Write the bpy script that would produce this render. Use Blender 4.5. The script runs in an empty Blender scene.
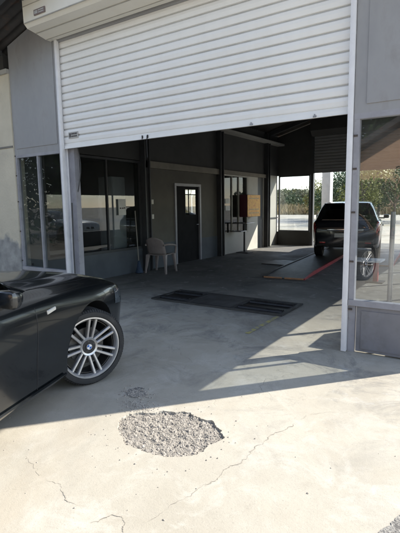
import bpy, bmesh, math, random
import numpy as np
from mathutils import Vector, Matrix, noise as mnoise

# ------------------------------------------------------------------ camera
scene = bpy.context.scene
col = scene.collection
PS, PT, RO, CAM_H = math.radians(-33.6), math.radians(7.9), math.radians(0.85), 1.55
Fv = Vector((math.sin(PS)*math.cos(PT), math.cos(PS)*math.cos(PT), -math.sin(PT)))
R0 = Vector((math.cos(PS), -math.sin(PS), 0)); U0 = R0.cross(Fv)
Rc = math.cos(RO)*R0 - math.sin(RO)*U0
Uc = math.sin(RO)*R0 + math.cos(RO)*U0
cd = bpy.data.cameras.new('camera'); cam = bpy.data.objects.new('camera', cd); col.objects.link(cam)
M = Matrix.Identity(4)
for i in range(3):
    M[i][0], M[i][1], M[i][2] = Rc[i], Uc[i], -Fv[i]
M[2][3] = CAM_H
cam.matrix_world = M
cd.sensor_fit = 'HORIZONTAL'; cd.sensor_width = 36; cd.lens = 39.6
cd.clip_start = .05; cd.clip_end = 2000
scene.camera = cam

# ------------------------------------------------------------------ light
SUN = Vector((.82, .96, 1.0)).normalized()
w = bpy.data.worlds.new('World'); scene.world = w; w.use_nodes = True
nt = w.node_tree; nt.nodes.clear()
sky = nt.nodes.new('ShaderNodeTexSky'); sky.sky_type = 'NISHITA'; sky.sun_disc = False
sky.sun_elevation = math.asin(SUN.z); sky.sun_rotation = math.atan2(SUN.x, SUN.y)
sky.air_density = 1.0; sky.dust_density = .25; sky.ozone_density = 1.0
bg = nt.nodes.new('ShaderNodeBackground'); bg.inputs[1].default_value = .15
wo = nt.nodes.new('ShaderNodeOutputWorld')
hs_ = nt.nodes.new('ShaderNodeHueSaturation'); hs_.inputs['Saturation'].default_value = .72
nt.links.new(sky.outputs[0], hs_.inputs['Color']); nt.links.new(hs_.outputs[0], bg.inputs[0]); nt.links.new(bg.outputs[0], wo.inputs[0])
sl = bpy.data.lights.new('sun', 'SUN'); sl.energy = 3.9; sl.angle = math.radians(.5); sl.color = (1, .94, .83)
so = bpy.data.objects.new('sun', sl); col.objects.link(so); so.location = (20, 25, 30)
so.rotation_euler = SUN.to_track_quat('Z', 'Y').to_euler()
scene.view_settings.view_transform = 'Standard'; scene.view_settings.look = 'None'
scene.view_settings.gamma = 1; scene.view_settings.use_curve_mapping = False
scene.view_settings.exposure = 1.29
scene.render.engine = 'CYCLES'
scene.cycles.max_bounces = 8; scene.cycles.diffuse_bounces = 5; scene.cycles.glossy_bounces = 4
scene.cycles.transparent_max_bounces = 12

# ------------------------------------------------------------------ materials
MATS = {}
def mat(name, c1, c2=None, scale=3.0, rough=.6, metallic=0., bump=0., bscale=60., detail=8., stretch=(1, 1, 1),
        lo=.35, hi=.65, spec=.5, coat=0., rvar=0., c3=None, s3=20., t3=(.6, .7), a3=1.0, emit=None):
    """noise-mixed principled material; c3 = a second layer of marks with their own shape"""
    if name in MATS: return MATS[name]
    m = bpy.data.materials.new(name); m.use_nodes = True
    n = m.node_tree; L = n.links; b = n.nodes['Principled BSDF']
    b.inputs['Roughness'].default_value = rough; b.inputs['Metallic'].default_value = metallic
    b.inputs['Specular IOR Level'].default_value = spec
    if coat: b.inputs['Coat Weight'].default_value = coat; b.inputs['Coat Roughness'].default_value = .04
    tc = n.nodes.new('ShaderNodeTexCoord'); mp = n.nodes.new('ShaderNodeMapping')
    mp.inputs['Scale'].default_value = stretch
    L.new(tc.outputs['Object'], mp.inputs[0])
    c2 = c2 or tuple(x*.85 for x in c1)
    nz = n.nodes.new('ShaderNodeTexNoise'); nz.inputs['Scale'].default_value = scale; nz.inputs['Detail'].default_value = detail
    nz.inputs['Roughness'].default_value = .65
    L.new(mp.outputs[0], nz.inputs['Vector'])
    cr = n.nodes.new('ShaderNodeValToRGB')
    cr.color_ramp.elements[0].position = lo; cr.color_ramp.elements[1].position = hi
    cr.color_ramp.elements[0].color = (*c2, 1); cr.color_ramp.elements[1].color = (*c1, 1)
    L.new(nz.outputs['Fac'], cr.inputs[0]); out = cr.outputs[0]
    if c3:
        n3 = n.nodes.new('ShaderNodeTexNoise'); n3.inputs['Scale'].default_value = s3; n3.inputs['Detail'].default_value = 6
        n3.inputs['Roughness'].default_value = .7
        L.new(mp.outputs[0], n3.inputs['Vector'])
        r3 = n.nodes.new('ShaderNodeMapRange'); r3.inputs[1].default_value, r3.inputs[2].default_value = t3
        r3.inputs[4].default_value = a3
        L.new(n3.outputs['Fac'], r3.inputs[0])
        mx = n.nodes.new('ShaderNodeMixRGB'); mx.inputs[2].default_value = (*c3, 1)
        L.new(r3.outputs[0], mx.inputs[0]); L.new(out, mx.inputs[1]); out = mx.outputs[0]
    L.new(out, b.inputs['Base Color'])
    if rvar:
        rr = n.nodes.new('ShaderNodeMapRange'); rr.inputs[3].default_value = max(.02, rough-rvar); rr.inputs[4].default_value = min(1, rough+rvar)
        L.new(nz.outputs['Fac'], rr.inputs[0]); L.new(rr.outputs[0], b.inputs['Roughness'])
    if bump:
        nb = n.nodes.new('ShaderNodeTexNoise'); nb.inputs['Scale'].default_value = bscale; nb.inputs['Detail'].default_value = 5
        L.new(tc.outputs['Object'], nb.inputs['Vector'])
        bp = n.nodes.new('ShaderNodeBump'); bp.inputs['Strength'].default_value = bump; bp.inputs['Distance'].default_value = .02
        L.new(nb.outputs['Fac'], bp.inputs['Height']); L.new(bp.outputs[0], b.inputs['Normal'])
    MATS[name] = m; return m

def glass_mat(name, tint=(.9, .93, .93), k=1.8, base=.02, dirt=.0):
    if name in MATS: return MATS[name]
    m = bpy.data.materials.new(name); m.use_nodes = True
    n = m.node_tree; L = n.links; n.nodes.remove(n.nodes['Principled BSDF'])
    out = n.nodes['Material Output']
    tr = n.nodes.new('ShaderNodeBsdfTransparent'); tr.inputs[0].default_value = (*tint, 1)
    gl = n.nodes.new('ShaderNodeBsdfGlossy'); gl.inputs['Roughness'].default_value = .0; gl.inputs[0].default_value = (.95, .97, 1, 1)
    fr = n.nodes.new('ShaderNodeFresnel'); ge = n.nodes.new('ShaderNodeNewGeometry')
    ir = n.nodes.new('ShaderNodeMapRange'); ir.inputs[3].default_value = 1.45; ir.inputs[4].default_value = 1/1.45   # same reflectance seen from either face
    L.new(ge.outputs['Backfacing'], ir.inputs[0]); L.new(ir.outputs[0], fr.inputs[0])
    ma = n.nodes.new('ShaderNodeMath'); ma.operation = 'MULTIPLY_ADD'; ma.use_clamp = True
    ma.inputs[1].default_value = k; ma.inputs[2].default_value = base
    L.new(fr.outputs[0], ma.inputs[0])
    mx = n.nodes.new('ShaderNodeMixShader')
    L.new(ma.outputs[0], mx.inputs[0]); L.new(tr.outputs[0], mx.inputs[1]); L.new(gl.outputs[0], mx.inputs[2])
    o = mx.outputs[0]
    if dirt:
        df = n.nodes.new('ShaderNodeBsdfDiffuse'); df.inputs[0].default_value = (.5, .5, .48, 1)
        tc = n.nodes.new('ShaderNodeTexCoord'); nz = n.nodes.new('ShaderNodeTexNoise')
        nz.inputs['Scale'].default_value = 2.2; nz.inputs['Detail'].default_value = 9; nz.inputs['Roughness'].default_value = .7
        L.new(tc.outputs['Object'], nz.inputs['Vector'])
        rg = n.nodes.new('ShaderNodeMapRange'); rg.inputs[1].default_value = .42; rg.inputs[2].default_value = .8
        rg.inputs[3].default_value = dirt*.25; rg.inputs[4].default_value = dirt
        L.new(nz.outputs['Fac'], rg.inputs[0])
        m2 = n.nodes.new('ShaderNodeMixShader')
        L.new(rg.outputs[0], m2.inputs[0]); L.new(o, m2.inputs[1]); L.new(df.outputs[0], m2.inputs[2]); o = m2.outputs[0]
    L.new(o, out.inputs[0]); MATS[name] = m; return m

def concrete_mat():
    m = bpy.data.materials.new('worn_concrete'); m.use_nodes = True
    n = m.node_tree; L = n.links; b = n.nodes['Principled BSDF']
    tc = n.nodes.new('ShaderNodeTexCoord'); P = tc.outputs['Object']
    def noise(s, d=8, r=.62, dist=0, vec=None):
        z = n.nodes.new('ShaderNodeTexNoise'); z.inputs['Scale'].default_value = s; z.inputs['Detail'].default_value = d
        z.inputs['Roughness'].default_value = r; z.inputs['Distortion'].default_value = dist
        L.new(vec or P, z.inputs['Vector']); return z.outputs['Fac']
    def rng(v, a, c, x=0., y=1.):
        r = n.nodes.new('ShaderNodeMapRange'); r.inputs[1].default_value = a; r.inputs[2].default_value = c
        r.inputs[3].default_value = x; r.inputs[4].default_value = y; L.new(v, r.inputs[0]); return r.outputs[0]
    def mix(f, a, c):
        x = n.nodes.new('ShaderNodeMixRGB'); L.new(f, x.inputs[0])
        for i, v in ((1, a), (2, c)):
            if isinstance(v, tuple): x.inputs[i].default_value = (*v, 1)
            else: L.new(v, x.inputs[i])
        return x.outputs[0]
    def mul(a, c):
        x = n.nodes.new('ShaderNodeMath'); x.operation = 'MULTIPLY'; L.new(a, x.inputs[0])
        if isinstance(c, float): x.inputs[1].default_value = c
        else: L.new(c, x.inputs[1])
        return x.outputs[0]
    c = mix(rng(noise(.9), .35, .65), (.375, .343, .283), (.455, .425, .362))
    c = mix(rng(noise(2.6, 9, .7, .6), .5, .66, 0, .8), c, (.505, .48, .425))         # pale worn patches
    c = mix(rng(noise(.55, 9, .7, 1.0), .52, .66, 0, .7), c, (.335, .31, .265))        # grey washes
    c = mix(rng(noise(5.5, 10, .78, .3), .55, .70, 0, .45), c, (.29, .262, .215))
    c = mix(rng(noise(85, 3), .56, .72, 0, .38), c, (.22, .205, .18)); c = mix(rng(noise(23, 6, .8), .60, .68, 0, .4), c, (.27, .245, .205)); c = mix(rng(noise(.42, 7, .7, .5), .5, .64, 0, .45), c, (.42, .36, .28))                  # grit
    # hairline cracks
    v = n.nodes.new('ShaderNodeTexVoronoi'); v.feature = 'DISTANCE_TO_EDGE'; v.inputs['Scale'].default_value = .55
    dn = n.nodes.new('ShaderNodeTexNoise'); dn.inputs['Scale'].default_value = 2.5; dn.inputs['Detail'].default_value = 8
    L.new(P, dn.inputs['Vector'])
    ad = n.nodes.new('ShaderNodeMixRGB'); ad.blend_type = 'ADD'; ad.inputs[0].default_value = .45
    L.new(P, ad.inputs[1]); L.new(dn.outputs['Color'], ad.inputs[2]); L.new(ad.outputs[0], v.inputs['Vector'])
    ck = mul(rng(v.outputs['Distance'], 0, .004, 1, 0), rng(noise(.7, 3), .5, .6))
    c = mix(mul(ck, .22), c, (.2, .18, .155))
    # the garage floor: rubbed-in oil and tyre grime plus interior shade painted by depth
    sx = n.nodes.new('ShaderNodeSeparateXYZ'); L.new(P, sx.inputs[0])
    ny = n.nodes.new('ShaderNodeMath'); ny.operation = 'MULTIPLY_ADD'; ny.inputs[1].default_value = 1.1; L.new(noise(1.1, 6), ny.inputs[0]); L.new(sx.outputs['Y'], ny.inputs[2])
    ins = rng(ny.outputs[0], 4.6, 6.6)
    c = mix(mul(ins, .42), c, (.235, .24, .235)); c = mix(mul(rng(ny.outputs[0], 5.9, 7.7), .7), c, (.062, .064, .067))  # depth ramp: the bay's gloom put into the floor colour
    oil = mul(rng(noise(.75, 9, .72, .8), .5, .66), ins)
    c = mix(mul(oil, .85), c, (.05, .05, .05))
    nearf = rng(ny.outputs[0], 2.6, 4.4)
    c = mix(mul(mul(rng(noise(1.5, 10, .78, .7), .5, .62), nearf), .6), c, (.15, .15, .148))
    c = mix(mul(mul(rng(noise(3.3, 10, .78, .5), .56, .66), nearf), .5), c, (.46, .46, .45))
    L.new(c, b.inputs['Base Color'])
    L.new(rng(noise(1.4), .3, .7, .55, .85), b.inputs['Roughness'])
    b.inputs['Specular IOR Level'].default_value = .35
    h = n.nodes.new('ShaderNodeMath'); h.operation = 'ADD'
    L.new(mul(noise(140, 4), .35), h.inputs[0]); L.new(noise(9, 8), h.inputs[1])
    h2 = n.nodes.new('ShaderNodeMath'); h2.operation = 'SUBTRACT'; L.new(h.outputs[0], h2.inputs[0]); L.new(mul(ck, .6), h2.inputs[1])
    bp = n.nodes.new('ShaderNodeBump'); bp.inputs['Strength'].default_value = .35; bp.inputs['Distance'].default_value = .01
    L.new(h2.outputs[0], bp.inputs['Height']); L.new(bp.outputs[0], b.inputs['Normal'])
    return m

def plaster_mat():
    """cream render, the paint gone below about a metre with an uneven border"""
    m = mat('cream_plaster', (.60, .55, .44), (.50, .46, .37), 1.2, .9, bump=.35, bscale=25, c3=(.36, .33, .28), s3=3, t3=(.6, .75), a3=.5)
    n = m.node_tree; L = n.links; b = n.nodes['Principled BSDF']
    src = b.inputs['Base Color'].links[0].from_socket
    tc = n.nodes.new('ShaderNodeTexCoord'); sx = n.nodes.new('ShaderNodeSeparateXYZ'); L.new(tc.outputs['Object'], sx.inputs[0])
    nz = n.nodes.new('ShaderNodeTexNoise'); nz.inputs['Scale'].default_value = 2.4; nz.inputs['Detail'].default_value = 8
    L.new(tc.outputs['Object'], nz.inputs['Vector'])
    ma = n.nodes.new('ShaderNodeMath'); ma.operation = 'MULTIPLY_ADD'; ma.inputs[1].default_value = -.75
    L.new(nz.outputs['Fac'], ma.inputs[0]); L.new(sx.outputs['Z'], ma.inputs[2])
    r = n.nodes.new('ShaderNodeMapRange'); r.inputs[1].default_value = .56; r.inputs[2].default_value = .64; r.inputs[3].default_value = 1; r.inputs[4].default_value = 0
    L.new(ma.outputs[0], r.inputs[0])
    n2 = n.nodes.new('ShaderNodeTexNoise'); n2.inputs['Scale'].default_value = 5; n2.inputs['Detail'].default_value = 8; L.new(tc.outputs['Object'], n2.inputs['Vector'])
    cr = n.nodes.new('ShaderNodeValToRGB'); cr.color_ramp.elements[0].color = (.22, .22, .215, 1); cr.color_ramp.elements[1].color = (.36, .36, .345, 1)
    cr.color_ramp.elements[0].position = .35; cr.color_ramp.elements[1].position = .65
    L.new(n2.outputs['Fac'], cr.inputs[0])
    mx = n.nodes.new('ShaderNodeMixRGB'); L.new(r.outputs[0], mx.inputs[0]); L.new(src, mx.inputs[1]); L.new(cr.outputs[0], mx.inputs[2])
    L.new(mx.outputs[0], b.inputs['Base Color']); return m

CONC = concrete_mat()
SHUT = mat('white_shutter_paint', (.84, .84, .83), (.79, .79, .78), 2.0, .42, bump=.02, stretch=(1, 1, .25), c3=(.6, .57, .52), s3=5, t3=(.64, .84), a3=.25)
BOXM = mat('cream_shutter_box_paint', (.74, .71, .63), (.68, .65, .57), 1.5, .45, c3=(.5, .46, .38), s3=4, t3=(.62, .82), a3=.4)
WFRM = mat('white_rail_paint', (.80, .80, .82), (.70, .70, .72), 5, .45, c3=(.40, .37, .36), s3=14, t3=(.66, .74), a3=.6)
GPAN = mat('grey_violet_panel_paint', (.34, .342, .35), (.265, .267, .277), 1.6, .5, bump=.12, bscale=5, stretch=(1, 1, .45), c3=(.20, .19, .185), s3=3.2, t3=(.52, .70), a3=.6)
GFRM = mat('grey_frame_paint', (.33, .33, .36), (.25, .25, .275), 4, .45, c3=(.15, .135, .13), s3=12, t3=(.6, .72), a3=.6)
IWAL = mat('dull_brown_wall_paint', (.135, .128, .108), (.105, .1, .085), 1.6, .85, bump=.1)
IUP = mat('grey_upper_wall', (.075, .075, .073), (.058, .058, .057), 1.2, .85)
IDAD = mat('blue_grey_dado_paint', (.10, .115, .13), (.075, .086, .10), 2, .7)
IWHT = mat('off_white_wall_paint', (.55, .54, .49), (.47, .46, .42), 1.5, .8, c3=(.3, .29, .26), s3=3, t3=(.6, .75), a3=.6)
IBM = mat('buff_lintel_paint', (.24, .22, .18), (.18, .165, .135), 2, .7)
IPOST = mat('dark_grey_post_paint', (.06, .063, .066), (.045, .047, .05), 3, .55)
ROOFM = mat('dull_corrugated_iron', (.075, .068, .063), (.045, .041, .038), 3, .65, metallic=.3, c3=(.13, .075, .05), s3=4, t3=(.55, .7))
BLKP = mat('black_plastic', (.018, .018, .02), (.012, .012, .014), 20, .55)
DKST = mat('dark_oily_steel', (.055, .055, .058), (.03, .03, .032), 6, .5, metallic=.6, rvar=.15, bump=.2, bscale=80)
STEEL = mat('dull_steel', (.34, .34, .35), (.24, .24, .25), 5, .4, metallic=.8, rvar=.1)
GLASS = glass_mat('window_glass', (.86, .89, .89), 3.0, .04, dirt=.10)
GLASSD = glass_mat('office_window_glass', (.5, .55, .55), 1.6, .015, dirt=.02)
PLASTER = plaster_mat()
GLASSF = glass_mat('front_office_glass', (.5, .54, .54), .6, .0, dirt=.03)
GRIME = mat('grimy_slat_joint', (.50, .49, .47), (.40, .39, .37), 6, .7)

# ------------------------------------------------------------------ helpers
class MB:
    def __init__(s): s.v = []; s.f = []; s.mi = []
    def add(s, vs, fs, mi=0):
        o = len(s.v); s.v += [tuple(v) for v in vs]; s.f += [tuple(i+o for i in f) for f in fs]; s.mi += [mi]*len(fs); return s
    def box(s, x0, x1, y0, y1, z0, z1, mi=0):
        return s.add([(x, y, z) for z in (z0, z1) for y in (y0, y1) for x in (x0, x1)],
                     [(0, 2, 3, 1), (4, 5, 7, 6), (0, 1, 5, 4), (2, 6, 7, 3), (0, 4, 6, 2), (1, 3, 7, 5)], mi)
    def prism(s, poly, axis, a, b, mi=0):
        """poly in the two other axes (cyclic order xyz), extruded a..b along axis"""
        def pt(p, t):
            return {'x': (t, p[0], p[1]), 'y': (p[0], t, p[1]), 'z': (p[0], p[1], t)}[axis]
        n = len(poly)
        vs = [pt(p, a) for p in poly] + [pt(p, b) for p in poly]
        return s.add(vs, [tuple(range(n))[::-1], tuple(range(n, 2*n))] + [(i, (i+1) % n, n+(i+1) % n, n+i) for i in range(n)], mi)
    def tube(s, path, r, seg=8, mi=0, caps=True):
        path = [Vector(p) for p in path]; n = len(path); rr = r if isinstance(r, (list, tuple)) else [r]*n
        vs = []; up0 = None
        for i, p in enumerate(path):
            d = (path[min(i+1, n-1)]-path[max(i-1, 0)]).normalized()
            if up0 is None: up0 = Vector((0, 0, 1)) if abs(d.z) < .9 else Vector((1, 0, 0))
            a = d.cross(up0).normalized(); b = d.cross(a).normalized(); up0 = -b if up0.dot(-b) > 0 else b
            b = up0; a = d.cross(b).normalized()
            for k in range(seg):
                t = 2*math.pi*k/seg; vs.append(p + a*math.cos(t)*rr[i] + b*math.sin(t)*rr[i])
        fs = [(i*seg+k, i*seg+(k+1) % seg, (i+1)*seg+(k+1) % seg, (i+1)*seg+k) for i in range(n-1) for k in range(seg)]
        if caps: fs += [tuple(range(seg))[::-1], tuple(range((n-1)*seg, n*seg))]
        return s.add(vs, fs, mi)
    def lathe(s, prof, seg=48, mi=0, close=False):
        """profile (r, t) turned about local Y axis"""
        n = len(prof); vs = []
        for k in range(seg):
            a = 2*math.pi*k/seg
            vs += [(r*math.cos(a), t, r*math.sin(a)) for r, t in prof]
        fs = []
        for k in range(seg):
            k2 = (k+1) % seg
            for i in range(n if close else n-1):
                j = (i+1) % n
                fs.append((k*n+i, k*n+j, k2*n+j, k2*n+i))
        return s.add(vs, fs, mi)
    def each(s, name, mats, parent=None, **kw):
        """every separate piece of geometry as an object of its own"""
        par = list(range(len(s.v)))
        def find(i):
            while par[i] != i: par[i] = par[par[i]]; i = par[i]
            return i
        for f in s.f:
            for i in f[1:]: par[find(i)] = find(f[0])
        groups = {}
        for f, m_ in zip(s.f, s.mi): groups.setdefault(find(f[0]), []).append((f, m_))
        out = []
        for fs in groups.values():
            ids = sorted({i for f, _ in fs for i in f}); mp = {i: k for k, i in enumerate(ids)}; b = MB()
            b.v = [s.v[i] for i in ids]; b.f = [tuple(mp[i] for i in f) for f, _ in fs]; b.mi = [m_ for _, m_ in fs]
            out.append(b.build(name, mats, parent, **kw))
        return out
    def xform(s, m): s.v = [tuple(m @ Vector(v)) for v in s.v]; return s
    def build(s, name, mats, parent=None, local=False, smooth=None, bevel=0):
        me = bpy.data.meshes.new(name); me.from_pydata(s.v, [], s.f)
        if not isinstance(mats, (list, tuple)): mats = [mats]
        for m in mats: me.materials.append(m)
        me.polygons.foreach_set('material_index', s.mi)
        bm = bmesh.new(); bm.from_mesh(me)
        bmesh.ops.recalc_face_normals(bm, faces=bm.faces)
        if bevel: bmesh.ops.bevel(bm, geom=list(bm.edges), offset=bevel, segments=2, affect='EDGES', profile=.5, clamp_overlap=True)
        if parent and not local: bmesh.ops.transform(bm, matrix=wm(parent).inverted(), verts=bm.verts)
        bm.to_mesh(me); bm.free()
        if smooth or bevel:
            me.polygons.foreach_set('use_smooth', [True]*len(me.polygons)); me.set_sharp_from_angle(angle=math.radians(smooth or 40))
        o = bpy.data.objects.new(name, me); col.objects.link(o)
        if parent: o.parent = parent
        return o
def wm(o):
    m = o.matrix_basis.copy()
    return wm(o.parent) @ m if o.parent else m
def tag(o, label=None, cat=None, group=None, kind=None):
    for k, v in (('label', label), ('category', cat), ('group', group), ('kind', kind)):
        if v: o[k] = v
    return o
def thing(name, loc, label, cat, rz=0, group=None):
    o = bpy.data.objects.new(name, None); col.objects.link(o); o.empty_display_size = .2
    o.location = loc; o.rotation_euler = (0, 0, rz); tag(o, label, cat, group); return o
def crom(tbl):
    """smooth 1-D interpolation through (x, value) points"""
    xs = [p[0] for p in tbl]; ys = [p[1] for p in tbl]
    if xs[0] > xs[-1]: xs.reverse(); ys.reverse()
    n = len(xs); dl = [(ys[i+1]-ys[i])/(xs[i+1]-xs[i]) for i in range(n-1)]
    m = [dl[0]] + [0 if dl[i-1]*dl[i] <= 0 else 2*dl[i-1]*dl[i]/(dl[i-1]+dl[i]) for i in range(1, n-1)] + [dl[-1]]
    def f(x):
        if x <= xs[0]: return ys[0]
        if x >= xs[-1]: return ys[-1]
        i = max(j for j in range(n-1) if xs[j] <= x); h = xs[i+1]-xs[i]; t = (x-xs[i])/h
        return (2*t**3-3*t*t+1)*ys[i]+(t**3-2*t*t+t)*h*m[i]+(-2*t**3+3*t*t)*ys[i+1]+(t**3-t*t)*h*m[i+1]
    return f
def spline(pts, k=4):
    out = []
    n = len(pts)
    for i in range(n-1):
        p0, p1, p2, p3 = pts[max(i-1, 0)], pts[i], pts[i+1], pts[min(i+2, n-1)]
        for j in range(k):
            t = j/k
            out.append(tuple(.5*(2*b+(c-a)*t+(2*a-5*b+4*c-d)*t*t+(3*b-a-3*c+d)*t**3) for a, b, c, d in zip(p0, p1, p2, p3)))
    out.append(tuple(pts[-1])); return out

FY = 4.573            # facade plane
RY = 16.0             # rear wall
XL, XR = -6.72, -.30  # facade ends
OL, OR = -5.55, -1.205  # bay opening (outer faces of the white rails)
def roof_z(x): return 5.05 - .28*abs(x+3.55)

# ------------------------------------------------------------------ ground
HOLE = [(-2.199, 2.193), (-2.10, 2.09), (-1.979, 2.003), (-1.88, 1.975), (-1.795, 1.974), (-1.69, 1.985), (-1.594, 2.007), (-1.484, 2.089), (-1.45, 2.16), (-1.445, 2.26),
        (-1.41, 2.38), (-1.464, 2.448), (-1.53, 2.49), (-1.606, 2.544), (-1.68, 2.535), (-1.762, 2.555), (-1.85, 2.56), (-1.919, 2.515), (-2.0, 2.48), (-2.07, 2.402), (-2.15, 2.36), (-2.19, 2.30)]
random.seed(7)
def rough_loop(poly, k=9, amp=.016, seed=0):
    P = spline(list(poly)+[poly[0]], k)[:-1]; out = []
    for i, (x, y) in enumerate(P):
        q = mnoise.noise_vector(Vector((x*9+seed, y*9, 3.1))); q2 = mnoise.noise_vector(Vector((x*31+seed, y*31, 1.7)))
        q3 = mnoise.noise_vector(Vector((x*85+seed, y*85, .7)))
        out.append((x+(q.x+q2.x*.9+q3.x*.45)*amp, y+(q.y+q2.y*.9+q3.y*.45)*amp))
    return out
HL = rough_loop(HOLE)
bm = bmesh.new()
outer = [bm.verts.new(p) for p in ((-16, -16, 0), (12, -16, 0), (12, 18, 0), (-16, 18, 0))]
inner = [bm.verts.new((x, y, 0)) for x, y in HL]
es = [bm.edges.new((outer[i], outer[(i+1) % 4])) for i in range(4)] + [bm.edges.new((inner[i], inner[(i+1) % len(inner)])) for i in range(len(inner))]
bmesh.ops.triangle_fill(bm, edges=es, use_beauty=True)
# drop any fill inside the hole
def inside(x, y, poly):
    c = False; n = len(poly)
    for i in range(n):
        x1, y1 = poly[i]; x2, y2 = poly[i-1]
        if (y1 > y) != (y2 > y) and x < (x2-x1)*(y-y1)/(y2-y1)+x1: c = not c
    return c
bad = [f for f in bm.faces if inside(*f.calc_center_median().xy, HL)]
bmesh.ops.delete(bm, geom=bad, context='FACES_ONLY')
low = [bm.verts.new((x+(-1.82-x)*.012, y+(2.27-y)*.012, -.034)) for x, y in HL]
for i in range(len(HL)):
    j = (i+1) % len(HL)
    bm.faces.new((inner[i], inner[j], low[j], low[i]))
bmesh.ops.recalc_face_normals(bm, faces=bm.faces)
for f in bm.faces:
    if abs(f.normal.z) > .9 and f.normal.z < 0: f.normal_flip()
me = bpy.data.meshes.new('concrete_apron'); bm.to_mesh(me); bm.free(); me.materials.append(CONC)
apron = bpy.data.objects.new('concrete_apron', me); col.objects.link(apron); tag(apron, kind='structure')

# gravelly bed of the pothole
AGG = mat('exposed_aggregate', (.40, .365, .32), (.29, .265, .23), 40, .95, bump=.8, bscale=130, c3=(.20, .18, .155), s3=55, t3=(.58, .70))
mb = MB(); N = 110
gx = np.linspace(-2.3, -1.3, N); gyv = np.linspace(1.87, 2.66, N)
vs = [(x, y, -.0155 + .011*mnoise.noise(Vector((x*22, y*22, 0))) + .011*mnoise.noise(Vector((x*60, y*60, 5)))) for y in gyv for x in gx]
mb.add(vs, [(j*N+i, j*N+i+1, (j+1)*N+i+1, (j+1)*N+i) for j in range(N-1) for i in range(N-1)])
tag(mb.build('pothole_bed', AGG, smooth=60), kind='structure')
# loose stones in it
STONE = mat('pale_crushed_stone', (.44, .40, .35), (.29, .262, .225), 30, .9)
mb = MB()
def pebble(mb, x, y, z, r, rnd):
    vs = []
    sx, sy, sz = r*rnd.uniform(.7, 1.3), r*rnd.uniform(.7, 1.3), r*rnd.uniform(.4, .8); a0 = rnd.uniform(0, 6.28)
    for lat, k in ((-.9, 1), (-.3, .9), (.35, .85), (.9, .35)):
        for j in range(6):
            a = a0+j*math.pi/3+lat; q = k*rnd.uniform(.8, 1.15)
            vs.append((x+sx*q*math.cos(a), y+sy*q*math.sin(a), z+sz*lat))
    fs = [(i*6+j, i*6+(j+1) % 6, (i+1)*6+(j+1) % 6, (i+1)*6+j) for i in range(3) for j in range(6)] + [tuple(range(18, 24))]
    mb.add(vs, fs)
rnd = random.Random(3)
cnt = 0
while cnt < 1500:
    x, y = rnd.uniform(-2.25, -1.38), rnd.uniform(1.93, 2.6)
    if inside(x, y, HL):
        pebble(mb, x, y, -.013+.011*mnoise.noise(Vector((x*22, y*22, 0))), min(.014, .003+rnd.expovariate(1)*.0018), rnd); cnt += 1
for _ in range(45):                      # crumbs thrown round the rim and up the slab
    a = rnd.uniform(0, 6.28); d = 1.05+abs(rnd.gauss(0, .25))
    x, y = -1.82+.42*d*math.cos(a), 2.27+.33*d*math.sin(a)
    if not inside(x, y, HL): pebble(mb, x, y, .003, rnd.uniform(.002, .006), rnd)
for _ in range(420):                      # broken crumbs on the scarred patch beside it
    x, y = -2.39+rnd.gauss(0, .06), 2.61+rnd.gauss(0, .045)
    pebble(mb, x, y, .004, rnd.choice((.002, .003, .003, .005, .008)), rnd)
for _ in range(300):
    x, y = -2.22+rnd.gauss(0, .09), 2.43+rnd.gauss(0, .05)
    if not inside(x, y, HL): pebble(mb, x, y, .003, rnd.choice((.002, .003, .004, .006)), rnd)
for _ in range(90):
    x, y = rnd.uniform(-3, .2), rnd.uniform(1.0, 3.6)
    pebble(mb, x, y, .002, rnd.choice((.002, .003, .003, .004, .007)), rnd)
tag(mb.build('gravel', STONE), kind='stuff', label='loose crushed stones lying in the pothole and scattered round its rim', cat='gravel')

# cracks in the slab (thin dark seams, 3 mm proud of nothing: sheets 2 mm above the slab)
CRK = mat('crack_dirt', (.36, .33, .28), (.25, .225, .19), 9, .95, lo=.4, hi=.6)
def crack(pts, wd, seed, name='crack'):
    P = spline(pts, 26); mb = MB(); L_ = []; R_ = []
    for i, (x, y) in enumerate(P):
        q = mnoise.noise_vector(Vector((x*7+seed, y*7, 0))); q2 = mnoise.noise_vector(Vector((x*34+seed, y*34, 0)))
        q3 = mnoise.noise_vector(Vector((x*110+seed, y*110, 0)))
        x += q.x*.03+q2.x*.018+q3.x*.007; y += q.y*.03+q2.y*.018+q3.y*.007
        wloc = wd*.75*max(.08, .45+1.3*mnoise.noise(Vector((x*9, y*9, seed))))*min(1, 6*min(i+.5, len(P)-i-.5)/len(P))
        d = Vector(P[min(i+1, len(P)-1)])-Vector(P[max(i-1, 0)]); d.normalize()
        L_.append((x-d.y*wloc, y+d.x*wloc, .002)); R_.append((x+d.y*wloc, y-d.x*wloc, .002))
    n = len(P); mb.add(L_+R_, [(i, i+1, n+i+1, n+i) for i in range(n-1)])
    o = mb.build(name, CRK, apron); return o
crack([(-1.33, 1.50), (-1.303, 1.604), (-1.248, 1.846), (-1.225, 2.078), (-1.173, 2.233), (-1.157, 2.562), (-1.076, 2.804), (-1.037, 3.005)], .0042, 1)
crack([(-2.35, 1.52), (-2.12, 1.47), (-1.94, 1.461), (-1.76, 1.40), (-1.6, 1.425)], .0028, 2)
crack([(-1.56, 1.35), (-1.50, 1.43), (-1.43, 1.44), (-1.37, 1.38)], .004, 3)
crack([(-1.037, 3.005), (-.95, 3.1), (-.8, 3.2)], .002, 4)
crack([(-2.42, 2.56), (-2.33, 2.50), (-2.27, 2.42), (-2.15, 2.38)], .004, 6)
crack([(-3.4, 4.6), (-2.9, 4.2), (-2.75, 3.7), (-2.4, 3.4), (-2.45, 2.75)], .003, 8)

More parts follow.
